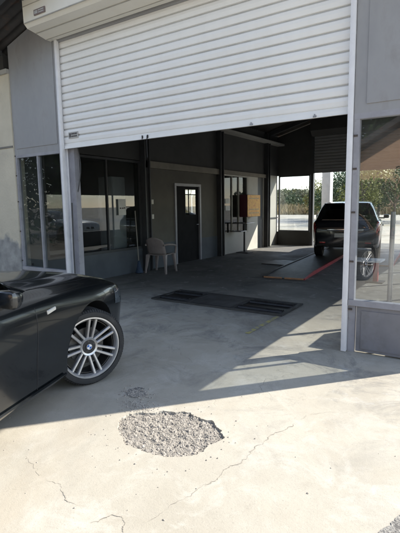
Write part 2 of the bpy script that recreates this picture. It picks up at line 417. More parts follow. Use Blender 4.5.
# broken surface stain beside the pothole, in the shade
DIRT = mat('dark_dirt_patch', (.33, .315, .285), (.15, .14, .13), 26, .95, bump=.8, bscale=100, lo=.42, hi=.55)
for k, (poly, sd) in enumerate([([(-2.46, 2.55), (-2.38, 2.54), (-2.29, 2.58), (-2.31, 2.63), (-2.38, 2.66), (-2.41, 2.72), (-2.46, 2.70), (-2.49, 2.61)], 1),
                                ([(-.36, 2.02), (-.22, 1.95), (-.1, 2.1), (-.16, 2.3), (-.26, 2.28), (-.31, 2.16)], 2)]):
    loop = rough_loop(poly, 6, .02, sd)
    mb = MB(); mb.add([(x, y, .004) for x, y in loop], [tuple(range(len(loop)))]); mb.build('dirt_patch', DIRT, apron)
YEL = mat('worn_yellow_line_paint', (.60, .50, .10), (.42, .37, .15), 9, .8, c3=(.24, .24, .23), s3=9, t3=(.43, .55), a3=.93)
mb = MB(); mb.add([(-2.43, 4.62, .004), (-2.37, 4.62, .004), (-2.38, 5.6, .004), (-2.44, 5.6, .004)], [(0, 1, 2, 3)])
mb.build('floor_line', YEL, apron)

# ground beyond, to the horizon
FARG = mat('pale_gravel_ground', (.44, .41, .35), (.36, .335, .28), .4, .95, bump=.4, bscale=12, c3=(.28, .25, .19), s3=.25, t3=(.5, .65))
mb = MB(); mb.add([(-700, -700, -.012), (700, -700, -.012), (700, 700, -.012), (-700, 700, -.012)], [(0, 1, 2, 3)])
g_ = mb.build('ground', FARG); tag(g_, kind='structure')
# keep the wide sheet from cutting through the pothole bed: it lies below it there
bm = bmesh.new()
o4 = [bm.verts.new(p) for p in ((-700, -700, -.008), (700, -700, -.008), (700, 700, -.008), (-700, 700, -.008))]
i4 = [bm.verts.new(p) for p in ((-6, -6, -.008), (6, -6, -.008), (6, 6, -.008), (-6, 6, -.008))]
for i in range(4): bm.faces.new((o4[i], o4[(i+1) % 4], i4[(i+1) % 4], i4[i]))
bm.to_mesh(g_.data); bm.free()
ROADM = mat('sunlit_pale_asphalt', (.30, .29, .275), (.25, .243, .23), .8, .9, bump=.3, bscale=60)
mb = MB(); mb.add([(-80, 34, -.004), (60, 34, -.004), (60, 42, -.004), (-80, 42, -.004)], [(0, 1, 2, 3)])
tag(mb.build('road', ROADM), kind='structure')

# ------------------------------------------------------------------ garage
garage = thing('garage_building', (-3.5, FY, 0), 'grey panelled vehicle workshop with a large half raised white shutter and open interior', 'garage')
# front wall panels
TH = .10
mb = MB()
mb.prism([(XL, 2.42), (OL-.005, 2.42), (OL-.005, roof_z(OL)-.02), (XL, roof_z(XL)-.02)], 'y', FY+.01, FY+TH)
mb.prism([(OL-.003, 3.97), (OR+.003, 3.97), (OR+.003, roof_z(OR)-.02), (-3.55, 5.03), (OL-.003, roof_z(OL)-.02)], 'y', FY+.012, FY+TH)
mb.prism([(OR+.005, 2.42), (XR, 2.42), (XR, roof_z(XR)-.02), (OR+.005, roof_z(OR)-.02)], 'y', FY+.01, FY+TH)
# raised sheet fields with a seam round them
mb.prism([(XL+.07, 2.52), (OL-.07, 2.52), (OL-.07, roof_z(OL)-.22), (XL+.07, roof_z(XL)-.22)], 'y', FY, FY+.012)
mb.prism([(OR+.12, 2.50), (XR-.05, 2.50), (XR-.05, roof_z(XR)-.2), (OR+.12, roof_z(OR)-.3)], 'y', FY, FY+.012)
mb.each('front_wall', GPAN, garage)
# kick panels
mb = MB()
for a, b_ in ((XL, OL-.005), (OR+.09, XR)):
    b_ = min(b_, XR-.075)
    mb.box(a, b_, FY+.02, FY+.07, .02, .50)
    mb.box(a+.05, b_-.03, FY+.012, FY+.022, .05, .455)
mb.each('kick_panel', mat('grey_kick_panel_paint', (.22, .22, .24), (.17, .17, .185), 1.8, .5, bump=.12, bscale=6, c3=(.13, .125, .12), s3=3.5, t3=(.52, .7), a3=.6), garage)
def window(x0, x1, z0, z1, mull=(), glass=GLASS, y=FY, fr=.045, dep=.07, frame_m=GFRM, sill=.06, par=garage, axis='y'):
    """framed fixed window in a plane of constant y (or x when axis = 'x')"""
    mb = MB()
    def bx(a, b_, z_0, z_1, e=0.):
        if axis == 'y': mb.box(a, b_, y-e, y+dep, z_0, z_1)
        else: mb.box(y-e, y+dep, a, b_, z_0, z_1)
    bx(x0, x0+fr, z0+sill, z1-fr); bx(x1-fr, x1, z0+sill, z1-fr)
    bx(x0, x1, z1-fr, z1, .003); bx(x0, x1, z0, z0+sill, .012)
    for m_ in mull: bx(m_-.016, m_+.016, z0+sill, z1-fr, -.004)
    wn = mb.build('window', frame_m, par)
    g = MB(); t = y+dep*.55
    if axis == 'y': g.add([(x0+fr, t, z0+sill), (x1-fr, t, z0+sill), (x1-fr, t, z1-fr), (x0+fr, t, z1-fr)], [(0, 1, 2, 3)])
    else: g.add([(t, x0+fr, z0+sill), (t, x1-fr, z0+sill), (t, x1-fr, z1-fr), (t, x0+fr, z1-fr)], [(0, 1, 2, 3)])
    g.build('pane', glass, wn); return wn
window(XL, OL-.005, .50, 2.42, (-6.15,), GLASSF, y=FY+.012, dep=.07)
window(OR+.005, XR-.08, .50, 2.42, (), GLASS, y=FY+.012, dep=.07, fr=.055)
# thresholds / jambs inside the opening
mb = MB()
mb.box(OL-.005, OL+.03, FY+.083, FY+.26, 0, 2.42); mb.box(OL+.035, OL+.17, FY+.105, FY+.20, 0, 3.95)
mb.box(OR+.004, OR+.075, FY+.03, FY+.20, 0, .5)
mb.each('door_jamb', GFRM, garage)
RIVET = mat('rusty_fixing', (.09, .07, .06), (.05, .04, .035), 30, .7)
mb = MB()
for z in (.45, .95, 1.45, 1.88, 2.2):
    mb.box(OR+.008, OR+.045, FY+.004, FY+.02, z, z+.018); mb.box(XL-.004, XL+.02, FY+.002, FY+.02, z+.2, z+.218)
mb.each('hinge_fixing', RIVET, garage)

# rolling shutter
shut = None
def shutter(y, x0, x1, zb, zt, m, name='rolling_shutter'):
    prof = []; p = .1055; z = zb+.075
    prof += [(0, zb), (0, zb+.068), (.012, zb+.072)]
    while z < zt:
        for f_, d in ((0.0, .014), (.04, .014), (.075, .003), (.16, -.001), (.5, -.007), (.80, -.002), (.86, .003), (.89, .014)):
            prof.append((d, z+f_*p))
        z += p
    mb = MB(); n = len(prof)
    xs = list(np.linspace(x0, x1, 34)); S = len(xs)
    def dent(x, zz):            # hand-worn sheet: slight sag and dents, slat by slat
        k = math.floor((zz-zb)/p)
        return (.0035*mnoise.noise(Vector((x*1.7, k*3.3, 1))) + .0022*mnoise.noise(Vector((x*6, zz*9, 4))), .0028*mnoise.noise(Vector((x*1.1, k*.35, 8))))
    vs = []
    for off in (0, .016):
        for x in xs:
            for d, zz in prof:
                a, b_ = dent(x, zz); vs.append((x, y+d+off+a, zz+b_))
    B0 = S*n
    fs = [(j*n+i, j*n+i+1, (j+1)*n+i+1, (j+1)*n+i) for j in range(S-1) for i in range(n-1)] + [(B0+j*n+i, B0+(j+1)*n+i, B0+(j+1)*n+i+1, B0+j*n+i+1) for j in range(S-1) for i in range(n-1)]
    mi = [1 if min(prof[i][0], prof[i+1][0]) > .01 and prof[i][1] > zb+.08 else 0 for i in range(n-1)]
    bot = [(j*n, (j+1)*n, B0+(j+1)*n, B0+j*n) for j in range(S-1)]
    mb.add(vs, fs+bot); mb.mi = mi*(2*(S-1))+[0]*len(bot)
    return mb.build(name, [m, GRIME], garage)
shut = shutter(FY+.055, OL+.014, OR-.014, 2.435, 4.02, SHUT)
mb = MB(); mb.box(OL+.05, OR-.054, FY+.035, FY+.05, 2.43, 2.475); mb.box(OL+.05, OR-.054, FY+.02, FY+.036, 2.43, 2.437)
mb.build('bottom_rail', SHUT, shut)
mb = MB()
for x in (-3.95, -3.86):
    mb.box(x, x+.014, FY+.02, FY+.034, 2.43, 2.48)
mb.tube([(-3.86, FY+.02, 2.47), (-3.858, FY+.015, 2.40), (-3.862, FY+.02, 2.28), (-3.86, FY+.02, 2.19)], .004, 6)
mb.build('pull_strap', BLKP, shut)
mb = MB()
for x in (-1.62, -2.35): mb.box(x, x+.032, FY+.016, FY+.03, 2.434, 2.452); mb.tube([(x+.016, FY+.022, 2.45), (x+.016, FY+.022, 2.468)], .007, 8)
mb.each('lock_bracket', STEEL, shut)
# shutter housing: folded sheet box in front of the wall
hp = [(4.108, 4.40), (4.115, 4.095), (4.165, 4.045), (4.30, 4.022), (4.47, 3.985), (4.56, 3.985), (4.578, 4.02), (4.578, 4.56), (4.16, 4.56), (4.108, 4.50)]
mb = MB(); mb.prism(hp, 'x', OL-.06, OR+.1)
for z, y in ((4.23, 4.1105), (4.36, 4.1075)):
    pass
hb = mb.build('shutter_box', BOXM, garage)
for a in ((4.107, 4.116, 4.085, 4.097), (4.105, 4.112, 4.30, 4.311), (4.295, 4.312, 4.0155, 4.0235), (4.468, 4.482, 3.981, 3.989)):
    mb = MB(); mb.box(OL-.058, OR+.1, *a); mb.build('box_seam', mat('box_seam_grime', (.42, .40, .35), (.33, .31, .27), 5, .6), hb)  # grimy seam lines along the folds, as thin strips
mb = MB(); mb.prism([(a+(4.34-a)*-.012, b_+(4.27-b_)*-.012) for a, b_ in hp], 'x', OL-.066, OL-.058); mb.build('end_cap', BOXM, hb)
# guide rails
for x0, x1 in ((OL, OL+.048), (OR-.052, OR)):
    mb = MB(); mb.box(x0, x1, FY-.02, FY+.03, .004, 3.985); mb.box(x0, x1, FY+.075, FY+.10, .004, 3.985)
    mb.box(x0 if x0 < -3 else x1-.012, (x0+.012) if x0 < -3 else x1, FY+.029, FY+.076, .004, 3.985)
    mb.build('guide_rail', WFRM, garage, bevel=.003)
# maker's plates: pale plate with dark print bars
PLT = mat('silver_plate', (.50, .49, .47), (.40, .39, .38), 30, .45, metallic=.3)
PRT = mat('dark_print', (.10, .09, .09), None, 30, .6)
mb = MB(); mb.box(-5.40, -5.20, FY+.036, FY+.05, 2.575, 2.665)
pl = mb.build('maker_plate', PLT, shut)
mb = MB()
for x0, x1, z0, z1 in ((-5.385, -5.345, 2.59, 2.65), (-5.335, -5.27, 2.627, 2.65), (-5.262, -5.215, 2.627, 2.65), (-5.335, -5.215, 2.592, 2.612)): mb.box(x0, x1, FY+.033, FY+.0365, z0, z1)
mb.build('plate_print', PRT, pl)
mb = MB(); mb.box(-5.37, -5.14, 4.098, 4.112, 4.135, 4.205)
pl = mb.build('maker_plate', mat('brown_plate', (.22, .17, .16), (.16, .12, .11), 40, .5), hb)
mb = MB(); mb.box(-5.355, -5.29, 4.095, 4.0985, 4.15, 4.19); mb.box(-5.275, -5.16, 4.095, 4.0985, 4.175, 4.19); mb.box(-5.275, -5.16, 4.095, 4.0985, 4.15, 4.162)
mb.build('plate_print', PLT, pl)

# roof: corrugated sheets on both slopes
mb = MB()
pitch = .16; ys = np.arange(3.55, 16.9, pitch/8)
prof = [(y, .022*math.sin(2*math.pi*y/pitch)) for y in ys]; n = len(prof)
for xa, xb in ((-7.75, -3.55), (.45, -3.55)):
    za, zb_ = roof_z(xa)+.03, roof_z(xb)+.03
    vs = [(x, y, z+d+off) for off in (0, .012) for x, z in ((xa, za), (xb, zb_)) for y, d in prof]
    fs = [(i, i+1, n+i+1, n+i) for i in range(n-1)] + [(2*n+i, 3*n+i, 3*n+i+1, 2*n+i+1) for i in range(n-1)]
    mb.add(vs, fs)
mb.each('roof', ROOFM, garage, smooth=50)
mb = MB()
for y in (3.75, 5.6, 8.2, 11.5, 14.9):      # rafters
    for xa, xb in ((-6.8, -3.55), (-.35, -3.55)):
        za, zb_ = roof_z(xa)-.03, roof_z(xb)-.03
        mb.add([(xa, y, za-.14), (xb, y, zb_-.14), (xb, y+.1, zb_-.14), (xa, y+.1, za-.14), (xa, y, za), (xb, y, zb_), (xb, y+.1, zb_), (xa, y+.1, za)],
               [(0, 3, 2, 1), (4, 5, 6, 7), (0, 1, 5, 4), (3, 7, 6, 2), (0, 4, 7, 3), (1, 2, 6, 5)])
for x in (-6.9, -5.6): mb.box(x, x+.06, 3.6, 4.56, roof_z(x)-.09, roof_z(x)-.02)
mb.each('roof_rafter', IPOST, garage)

# long left inner wall (x = -7), bays between posts
XW = -7.0
mb = MB()
mb.box(XW-.12, XW, FY+.10, RY, 2.62, 4.12)                         # upper wall
mb.build('upper_wall', IUP, garage)
mb = MB(); mb.box(XW-.12, XW, FY+.10, 8.05, 0, .50); mb.box(XW-.05, XW+.01, 5.0, 8.05, .50, .545)
mb.build('inner_kick_wall', IDAD, garage)
window(FY+.75, 8.04, .545, 2.60, (6.95,), GLASSD, y=XW-.06, dep=.07, frame_m=IPOST, axis='x')
mb = MB(); mb.box(XW-.12, XW, FY+.10, FY+.75, .545, 2.61); mb.build('inner_wall', IDAD, garage)
mb = MB()
mb.box(XW-.15, XW, 8.05, 9.36, .62, 2.46); mb.box(XW-.15, XW, 10.60, 11.7, .62, 2.46); mb.box(XW-.15, XW, 9.36, 10.60, 2.14, 2.46)
mb.each('inner_wall', IWAL, garage)
mb = MB(); mb.box(XW-.15, XW+.006, 8.05, 9.36, 0, .62); mb.box(XW-.15, XW+.006, 10.60, 11.7, 0, .62); mb.each('dado', IDAD, garage)
mb = MB(); mb.box(XW-.14, XW+.10, 8.05, 11.7, 2.46, 2.618); mb.box(XW-.14, XW+.08, 11.7, 15.0, 2.50, 2.618); mb.each('lintel_beam', IBM, garage)
# door in that wall
DOORM = mat('dark_door_paint', (.016, .016, .017), (.010, .010, .011), 4, .85, spec=.2)
mb = MB(); mb.box(XW-.09, XW+.03, 9.36, 9.43, 0, 2.14); mb.box(XW-.09, XW+.03, 10.53, 10.60, 0, 2.14); mb.box(XW-.09, XW+.03, 9.43, 10.53, 2.07, 2.14)
dr = mb.build('door_frame', GFRM, garage)
mb = MB(); mb.box(XW-.06, XW-.02, 9.44, 10.52, .01, 1.30); mb.box(XW-.06, XW-.02, 9.44, 9.90, 1.30, 2.06); mb.box(XW-.06, XW-.02, 10.44, 10.52, 1.30, 2.06); mb.box(XW-.06, XW-.02, 9.90, 10.44, 1.99, 2.06); mb.box(XW-.05, XW-.03, 10.06, 10.085, 1.30, 2.0); mb.box(XW-.05, XW-.03, 9.9, 10.44, 1.84, 1.865)
dl = mb.build('door', DOORM, garage)
mb = MB(); mb.tube([(XW-.02, 10.46, 1.02), (XW+.03, 10.46, 1.02), (XW+.03, 10.36, 1.02)], .01, 8); mb.build('handle', STEEL, dl)
mb = MB(); mb.add([(XW-.04, 9.90, 1.3), (XW-.04, 10.44, 1.3), (XW-.04, 10.44, 1.99), (XW-.04, 9.90, 1.99)], [(0, 1, 2, 3)])
mb.build('pane', GLASSD, dl)
# switch plates
SWM = mat('ivory_plastic', (.62, .60, .53), None, 10, .4)
for z in (1.60, 1.24):
    mb = MB(); mb.box(XW, XW+.02, 8.40, 8.49, z, z+.11); mb.build('switch_plate', SWM, garage, bevel=.004)
# third bay: white framed office window over a white kick wall
mb = MB(); mb.box(XW-.14, XW, 11.7, 14.3, 0, .62); mb.box(XW-.14, XW, 13.55, 14.3, .62, 2.5)
mb.each('inner_wall', IWHT, garage)
window(11.85, 13.52, .62, 2.5, (12.45, 12.9), GLASSF, y=XW-.07, dep=.075, frame_m=IWHT, axis='x')
mb = MB(); mb.box(XW-.12, XW-.01, 14.3, 14.72, 0, 2.5); mb.build('narrow_door', IPOST, garage)
mb = MB(); mb.box(XW-.14, XW, 14.72, RY, 0, 2.62); mb.each('inner_wall', IWHT, garage)
mb = MB(); mb.box(XW, XW+.03, 15.1, RY, 1.02, 1.06); mb.build('wall_rail', IPOST, garage)
# posts on that side
for y in (8.04, 11.5, 14.82):
    mb = MB(); mb.box(XW+.001, XW+.16, y, y+.03, 0, 4.05); mb.box(XW+.001, XW+.16, y+.17, y+.20, 0, 4.05); mb.box(XW+.06, XW+.10, y+.03, y+.17, 0, 4.05)
    mb.build('steel_post', IPOST, garage)
# cables on the left jamb
mb = MB(); mb.tube(spline([(OL+.19, FY+.14, 2.6), (OL+.24, FY+.16, 2.2), (OL+.2, FY+.15, 1.9), (OL+.12, FY+.14, 1.65), (OL+.1, FY+.13, 1.45)], 5), .008, 6)
mb.tube(spline([(OL+.11, FY+.055, .0), (OL+.11, FY+.05, .9), (OL+.13, FY+.05, 1.62)], 5), .011, 6)
mb.each('cable', IPOST, garage)

# rear wall: left window panel, shutter bay, right panel
mb = MB()
mb.prism([(XW, 2.62), (-5.62, 2.62), (-5.62, roof_z(-5.62)-.02), (XW, roof_z(XW)-.02)], 'y', RY, RY+.1)
mb.prism([(-5.62, 4.0), (-1.2, 4.0), (-1.2, roof_z(-1.2)-.02), (-3.55, 5.03), (-5.62, roof_z(-5.62)-.02)], 'y', RY, RY+.1)
mb.prism([(-1.2, 2.62), (XR, 2.62), (XR, roof_z(XR)-.02), (-1.2, roof_z(-1.2)-.02)], 'y', RY, RY+.1)
mb.box(XW, -5.66, RY, RY+.06, 0, .50); mb.box(-1.15, XR, RY, RY+.06, 0, .5)
mb.each('rear_wall', IUP, garage)
window(-6.95, -5.70, .50, 2.62, (), GLASS, y=RY+.005, dep=.06, frame_m=IPOST)
window(-1.15, XR, .50, 2.62, (), GLASS, y=RY+.005, dep=.06, frame_m=IPOST)
for x in (-5.67, -1.25):
    mb = MB(); mb.box(x, x+.10, RY-.03, RY+.12, 0, 4.2); mb.build('guide_rail', IPOST, garage)
rs = shutter(RY+.02, -5.57, -1.26, 2.66, 4.05, mat('dull_grey_shutter', (.27, .275, .28), (.22, .22, .225), 2, .5))
mb = MB(); mb.prism([(RY-.36, 4.5), (RY-.36, 4.12), (RY-.2, 3.95), (RY-.01, 3.95), (RY-.01, 4.5)], 'x', -5.6, -1.2); mb.build('shutter_box', IUP, garage)

# right side: corner pier, glazed side with mullions, wall over it
mb = MB(); mb.box(XR-.08, XR, FY+.10, 4.79, 0, 2.06); mb.box(XR-.08, XR, FY+.10, RY, 2.06, 4.02); mb.box(XR-.07, XR-.01, 4.79, RY, 0, .50)
mb.box(XR-.072, XR, FY+.012, FY+.099, .0, 2.418)
mb.each('side_wall', GPAN, garage)
for a, b_ in ((4.79, 6.7), (6.7, 8.5), (8.5, 10.3), (10.3, 12.1), (12.1, 13.9), (13.9, RY)):
    window(a, b_, .50, 2.06, (), GLASS, y=XR-.06, dep=.05, fr=.03, frame_m=GFRM, axis='x')

# office wing on the left, cream plaster outside
mb = MB()
mb.box(-13, XL-.002, FY-.012, FY+.18, 0, 3.72); mb.box(-13, -12.8, FY+.18, RY-.2, 0, 3.72)
# rear wall of the wing with an opening for its window
mb.box(-13, -11.6, RY-.2, RY, 0, 3.72); mb.box(-10.3, XW-.15, RY-.2, RY, 0, 3.72)
mb.box(-11.6, -10.3, RY-.2, RY, 0, 1.18); mb.box(-11.6, -10.3, RY-.2, RY, 2.25, 3.72)
mb.each('wing_wall', PLASTER, garage)
mb = MB(); mb.box(-13.02, XL-.004, FY-.022, FY-.012, 2.55, 2.58); mb.build('render_groove', mat('grey_joint', (.2, .19, .17), None, 5, .9), garage)
mb = MB(); mb.box(-13.1, XL-.001, FY-.05, RY+.05, 3.72, 3.79); mb.build('wing_roof', mat('pale_coping', (.42, .41, .38), None, 3, .8), garage)
window(-11.6, -10.3, 1.18, 2.25, (-10.95,), GLASS, y=RY-.15, dep=.06, frame_m=WFRM)
mb = MB(); mb.box(-12.8, XW-.15, FY+.18, RY-.2, 2.7, 2.75); mb.build('office_ceiling', IUP, garage)
mb = MB(); mb.box(-12.8, XW-.14, 8.2, 8.3, .006, 2.7)
mb.build('office_partition', IWAL, garage)

# ------------------------------------------------------------------ objects round the building
# flood lamp on the cream wall's corner
lp = thing('wall_lamp', (-6.98, FY-.06, 3.80), 'small black floodlight on the parapet of the cream wall at upper left', 'wall lamp')
mb = MB(); mb.box(-7.05, -6.90, FY-.20, FY-.10, 3.86, 3.98); mb.build('lamp_housing', BLKP, lp, bevel=.008)
mb = MB(); mb.tube([(-6.975, FY-.02, 3.79), (-6.975, FY-.03, 3.88), (-6.975, FY-.1, 3.92)], .014, 8); mb.build('bracket', BLKP, lp)
mb = MB(); mb.box(-7.035, -6.915, FY-.205, FY-.2005, 3.875, 3.965); mb.build('lens', mat('lamp_lens', (.3, .32, .34), None, 5, .1), lp)

# ------------------------------------------------------------------ cars
def paint(name, c, flake=.02, rough=.22):
    return mat(name, c, tuple(x*.8 for x in c), 3, rough, metallic=.15, coat=.5, rvar=.05, c3=tuple(min(1, x+flake) for x in c), s3=1.5, t3=(.5, .8), a3=.6)
TYRE = mat('tyre_rubber', (.022, .022, .023), (.016, .016, .017), 15, .75, c3=(.06, .058, .054), s3=8, t3=(.5, .75), a3=.5)
RIMM = mat('silver_alloy', (.56, .56, .57), (.44, .44, .44), 6, .33, metallic=.75, c3=(.2, .19, .18), s3=9, t3=(.58, .75), a3=.5)
DISC = mat('brake_steel', (.10, .10, .10), (.06, .055, .05), 10, .5, metallic=.7)
CGLS = glass_mat('tinted_car_glass', (.22, .25, .26), 1.5, .02)
LENS = mat('clear_lamp_lens', (.10, .12, .14), (.05, .06, .07), 12, .06, spec=.8, coat=1)
REDL = mat('red_lamp_lens', (.45, .02, .03), (.3, .012, .02), 12, .12, coat=1)
CHRM = mat('chrome', (.65, .66, .68), None, 3, .12, metallic=1)
WPLT = mat('white_number_plate', (.62, .62, .6), (.52, .52, .5), 8, .4)
BLUE = mat('blue_enamel', (.03, .13, .42), None, 3, .25)
WHTE = mat('white_enamel', (.8, .8, .8), None, 3, .25)

def make_wheel(parent, pos, outward, R, rr, wdt, steer, spokes=7, full=True, rot=0.0):
    """wheel (> tyre, rim, hub badge): outward = +1 / -1 local y side"""
    ax = Matrix.Rotation(steer, 4, 'Z') @ (Matrix.Identity(4) if outward > 0 else Matrix.Rotation(math.pi, 4, 'Z'))
    T = Matrix.Translation(pos) @ ax @ Matrix.Rotation(rot, 4, 'Y')
    h = wdt/2
    mb = MB()
    mb.lathe([(.04, -h*.1), (rr*.62, -h*.1), (rr*.62, -h*.1+.03), (.04, -h*.1+.03)], 40, close=True)
    mb.lathe([(rr*.985, -h*.9), (rr*.93, -h*.3), (rr*.90, h*.55), (rr*.88, h*.55), (rr*.90, -h*.3), (rr*.94, -h*.9)], 48, close=True)
    mb.xform(T); wh = mb.build('wheel', DISC, parent, local=True, smooth=40)
    t = MB(); sr = rr+.012
    prof = [(rr*.97, -h*.86), (sr+.004, -h*.97), (rr+(R-rr)*.45, -h*1.06), (R-.022, -h*1.0), (R-.006, -h*.84)]
    for k in range(4):                      # circumferential grooves
        a = -h*.62+k*h*.41
        prof += [(R, a-.03), (R, a), (R-.008, a+.002), (R-.008, a+.010), (R, a+.012)]
    prof += [(R-.006, h*.84), (R-.022, h*1.0), (rr+(R-rr)*.72, h*1.055), (rr+(R-rr)*.70, h*1.045), (rr+(R-rr)*.45, h*1.06), (rr+(R-rr)*.2, h*1.04), (sr+.004, h*.98), (rr*.97, h*.86)]
    t.lathe(prof, 72)
    if full:
        nb = 88
        for k in range(nb):                 # shoulder blocks
            a0 = 2*math.pi*k/nb; a1 = a0+2*math.pi/nb*.68
            for sgn in (1,):
                vs = []
                for a in (a0, a1):
                    for r_, y_ in ((R-.020, h*1.005), (R-.004, h*.88), (R+.001, h*.80), (R+.001, h*.45), (R-.012, h*.45), (R-.026, h*.92)):
                        vs.append((r_*math.cos(a), y_, r_*math.sin(a)))
                t.add(vs, [(0, 1, 2, 3, 4, 5)[::-1], (6, 7, 8, 9, 10, 11)]+[(i, (i+1) % 6, 6+(i+1) % 6, 6+i) for i in range(6)])
    t.xform(T); t.build('tyre', TYRE, wh, local=True, smooth=35)
    r = MB()
    r.lathe([(rr*.965, h*.80), (rr*1.005, h*.93), (rr+.008, h*1.0), (rr*.985, h*1.0), (rr*.955, h*.90), (rr*.945, h*.62), (rr*.93, h*.55)], 72)
    r.lathe([(.0001, h*.60), (.062, h*.60), (.078, h*.66), (.085, h*.58), (.085, h*.2), (.05, h*.2), (.0001, h*.2)], 40)
    for k in range(spokes):
        a = 2*math.pi*k/spokes
        for s in (-1, 1):
            # a bar from hub to rim, the pair slightly splayed
            i0, i1 = .070, rr*.955; o0, o1 = s*.021, s*.032; wd0, wd1 = .0118, .0128
            vs = []
            for (rad, off, wd, yt, yb) in ((i0, o0, wd0, h*.60, h*.25), ((i0+i1)/2, (o0+o1)/2, wd0*.95, h*.70, h*.40), (i1, o1, wd1, h*.80, h*.5)):
                for e, y_ in ((-wd, yt-.006), (-wd*.5, yt), (wd*.5, yt), (wd, yt-.006), (wd, yb), (-wd, yb)):
                    x_, z_ = rad, off+e
                    vs.append((x_*math.cos(a)-z_*math.sin(a), y_, x_*math.sin(a)+z_*math.cos(a)))
            fs = []
            for j in range(2):
                for i in range(6): fs.append((j*6+i, j*6+(i+1) % 6, (j+1)*6+(i+1) % 6, (j+1)*6+i))
            r.add(vs, fs+[(0, 1, 2, 3, 4, 5), (12, 13, 14, 15, 16, 17)[::-1]])
    r.xform(T); r.build('rim', RIMM, wh, local=True, smooth=35)
    if full:
        b_ = MB(); b_.lathe([(.0001, h*.665), (.030, h*.665), (.036, h*.66), (.037, h*.62)], 40); b_.xform(T)
        b_.lathe([(.0375, h*.59), (.0385, h*.612), (.060, h*.612), (.064, h*.59)], 40); b_.xform(Matrix.Identity(4)) ; b_.v[-160:] = [tuple(T @ Vector(v)) for v in b_.v[-160:]]
        hub = b_.build('hub_badge', BLKP, wh, local=True, smooth=30)
        q = MB()
        for k in range(4):
            pts = [(.001, h*.672)]+[(.021, 0)]
            vs = [(0, h*.672, 0)]+[(.022*math.cos(a), h*.672, .022*math.sin(a)) for a in np.linspace(k*math.pi/2, (k+1)*math.pi/2, 9)]
            q.add(vs, [tuple(range(10))], k % 2)
        for k in range(5):
            a = 2*math.pi*k/5+.3; c = (.052*math.cos(a), .052*math.sin(a))
            q.add([(c[0]+.008*math.cos(t_), h*.622, c[1]+.008*math.sin(t_)) for t_ in np.linspace(0, 2*math.pi, 9)[:-1]], [tuple(range(8))], 2)
        q.lathe([(.0225, h*.668), (.0225, h*.674), (.0245, h*.674), (.0245, h*.668)], 32, 1)
        q.xform(T @ Matrix.Rotation(.0, 4, 'Y')); q.build('badge', [BLUE, WHTE, DISC], wh, local=True)
    return wh

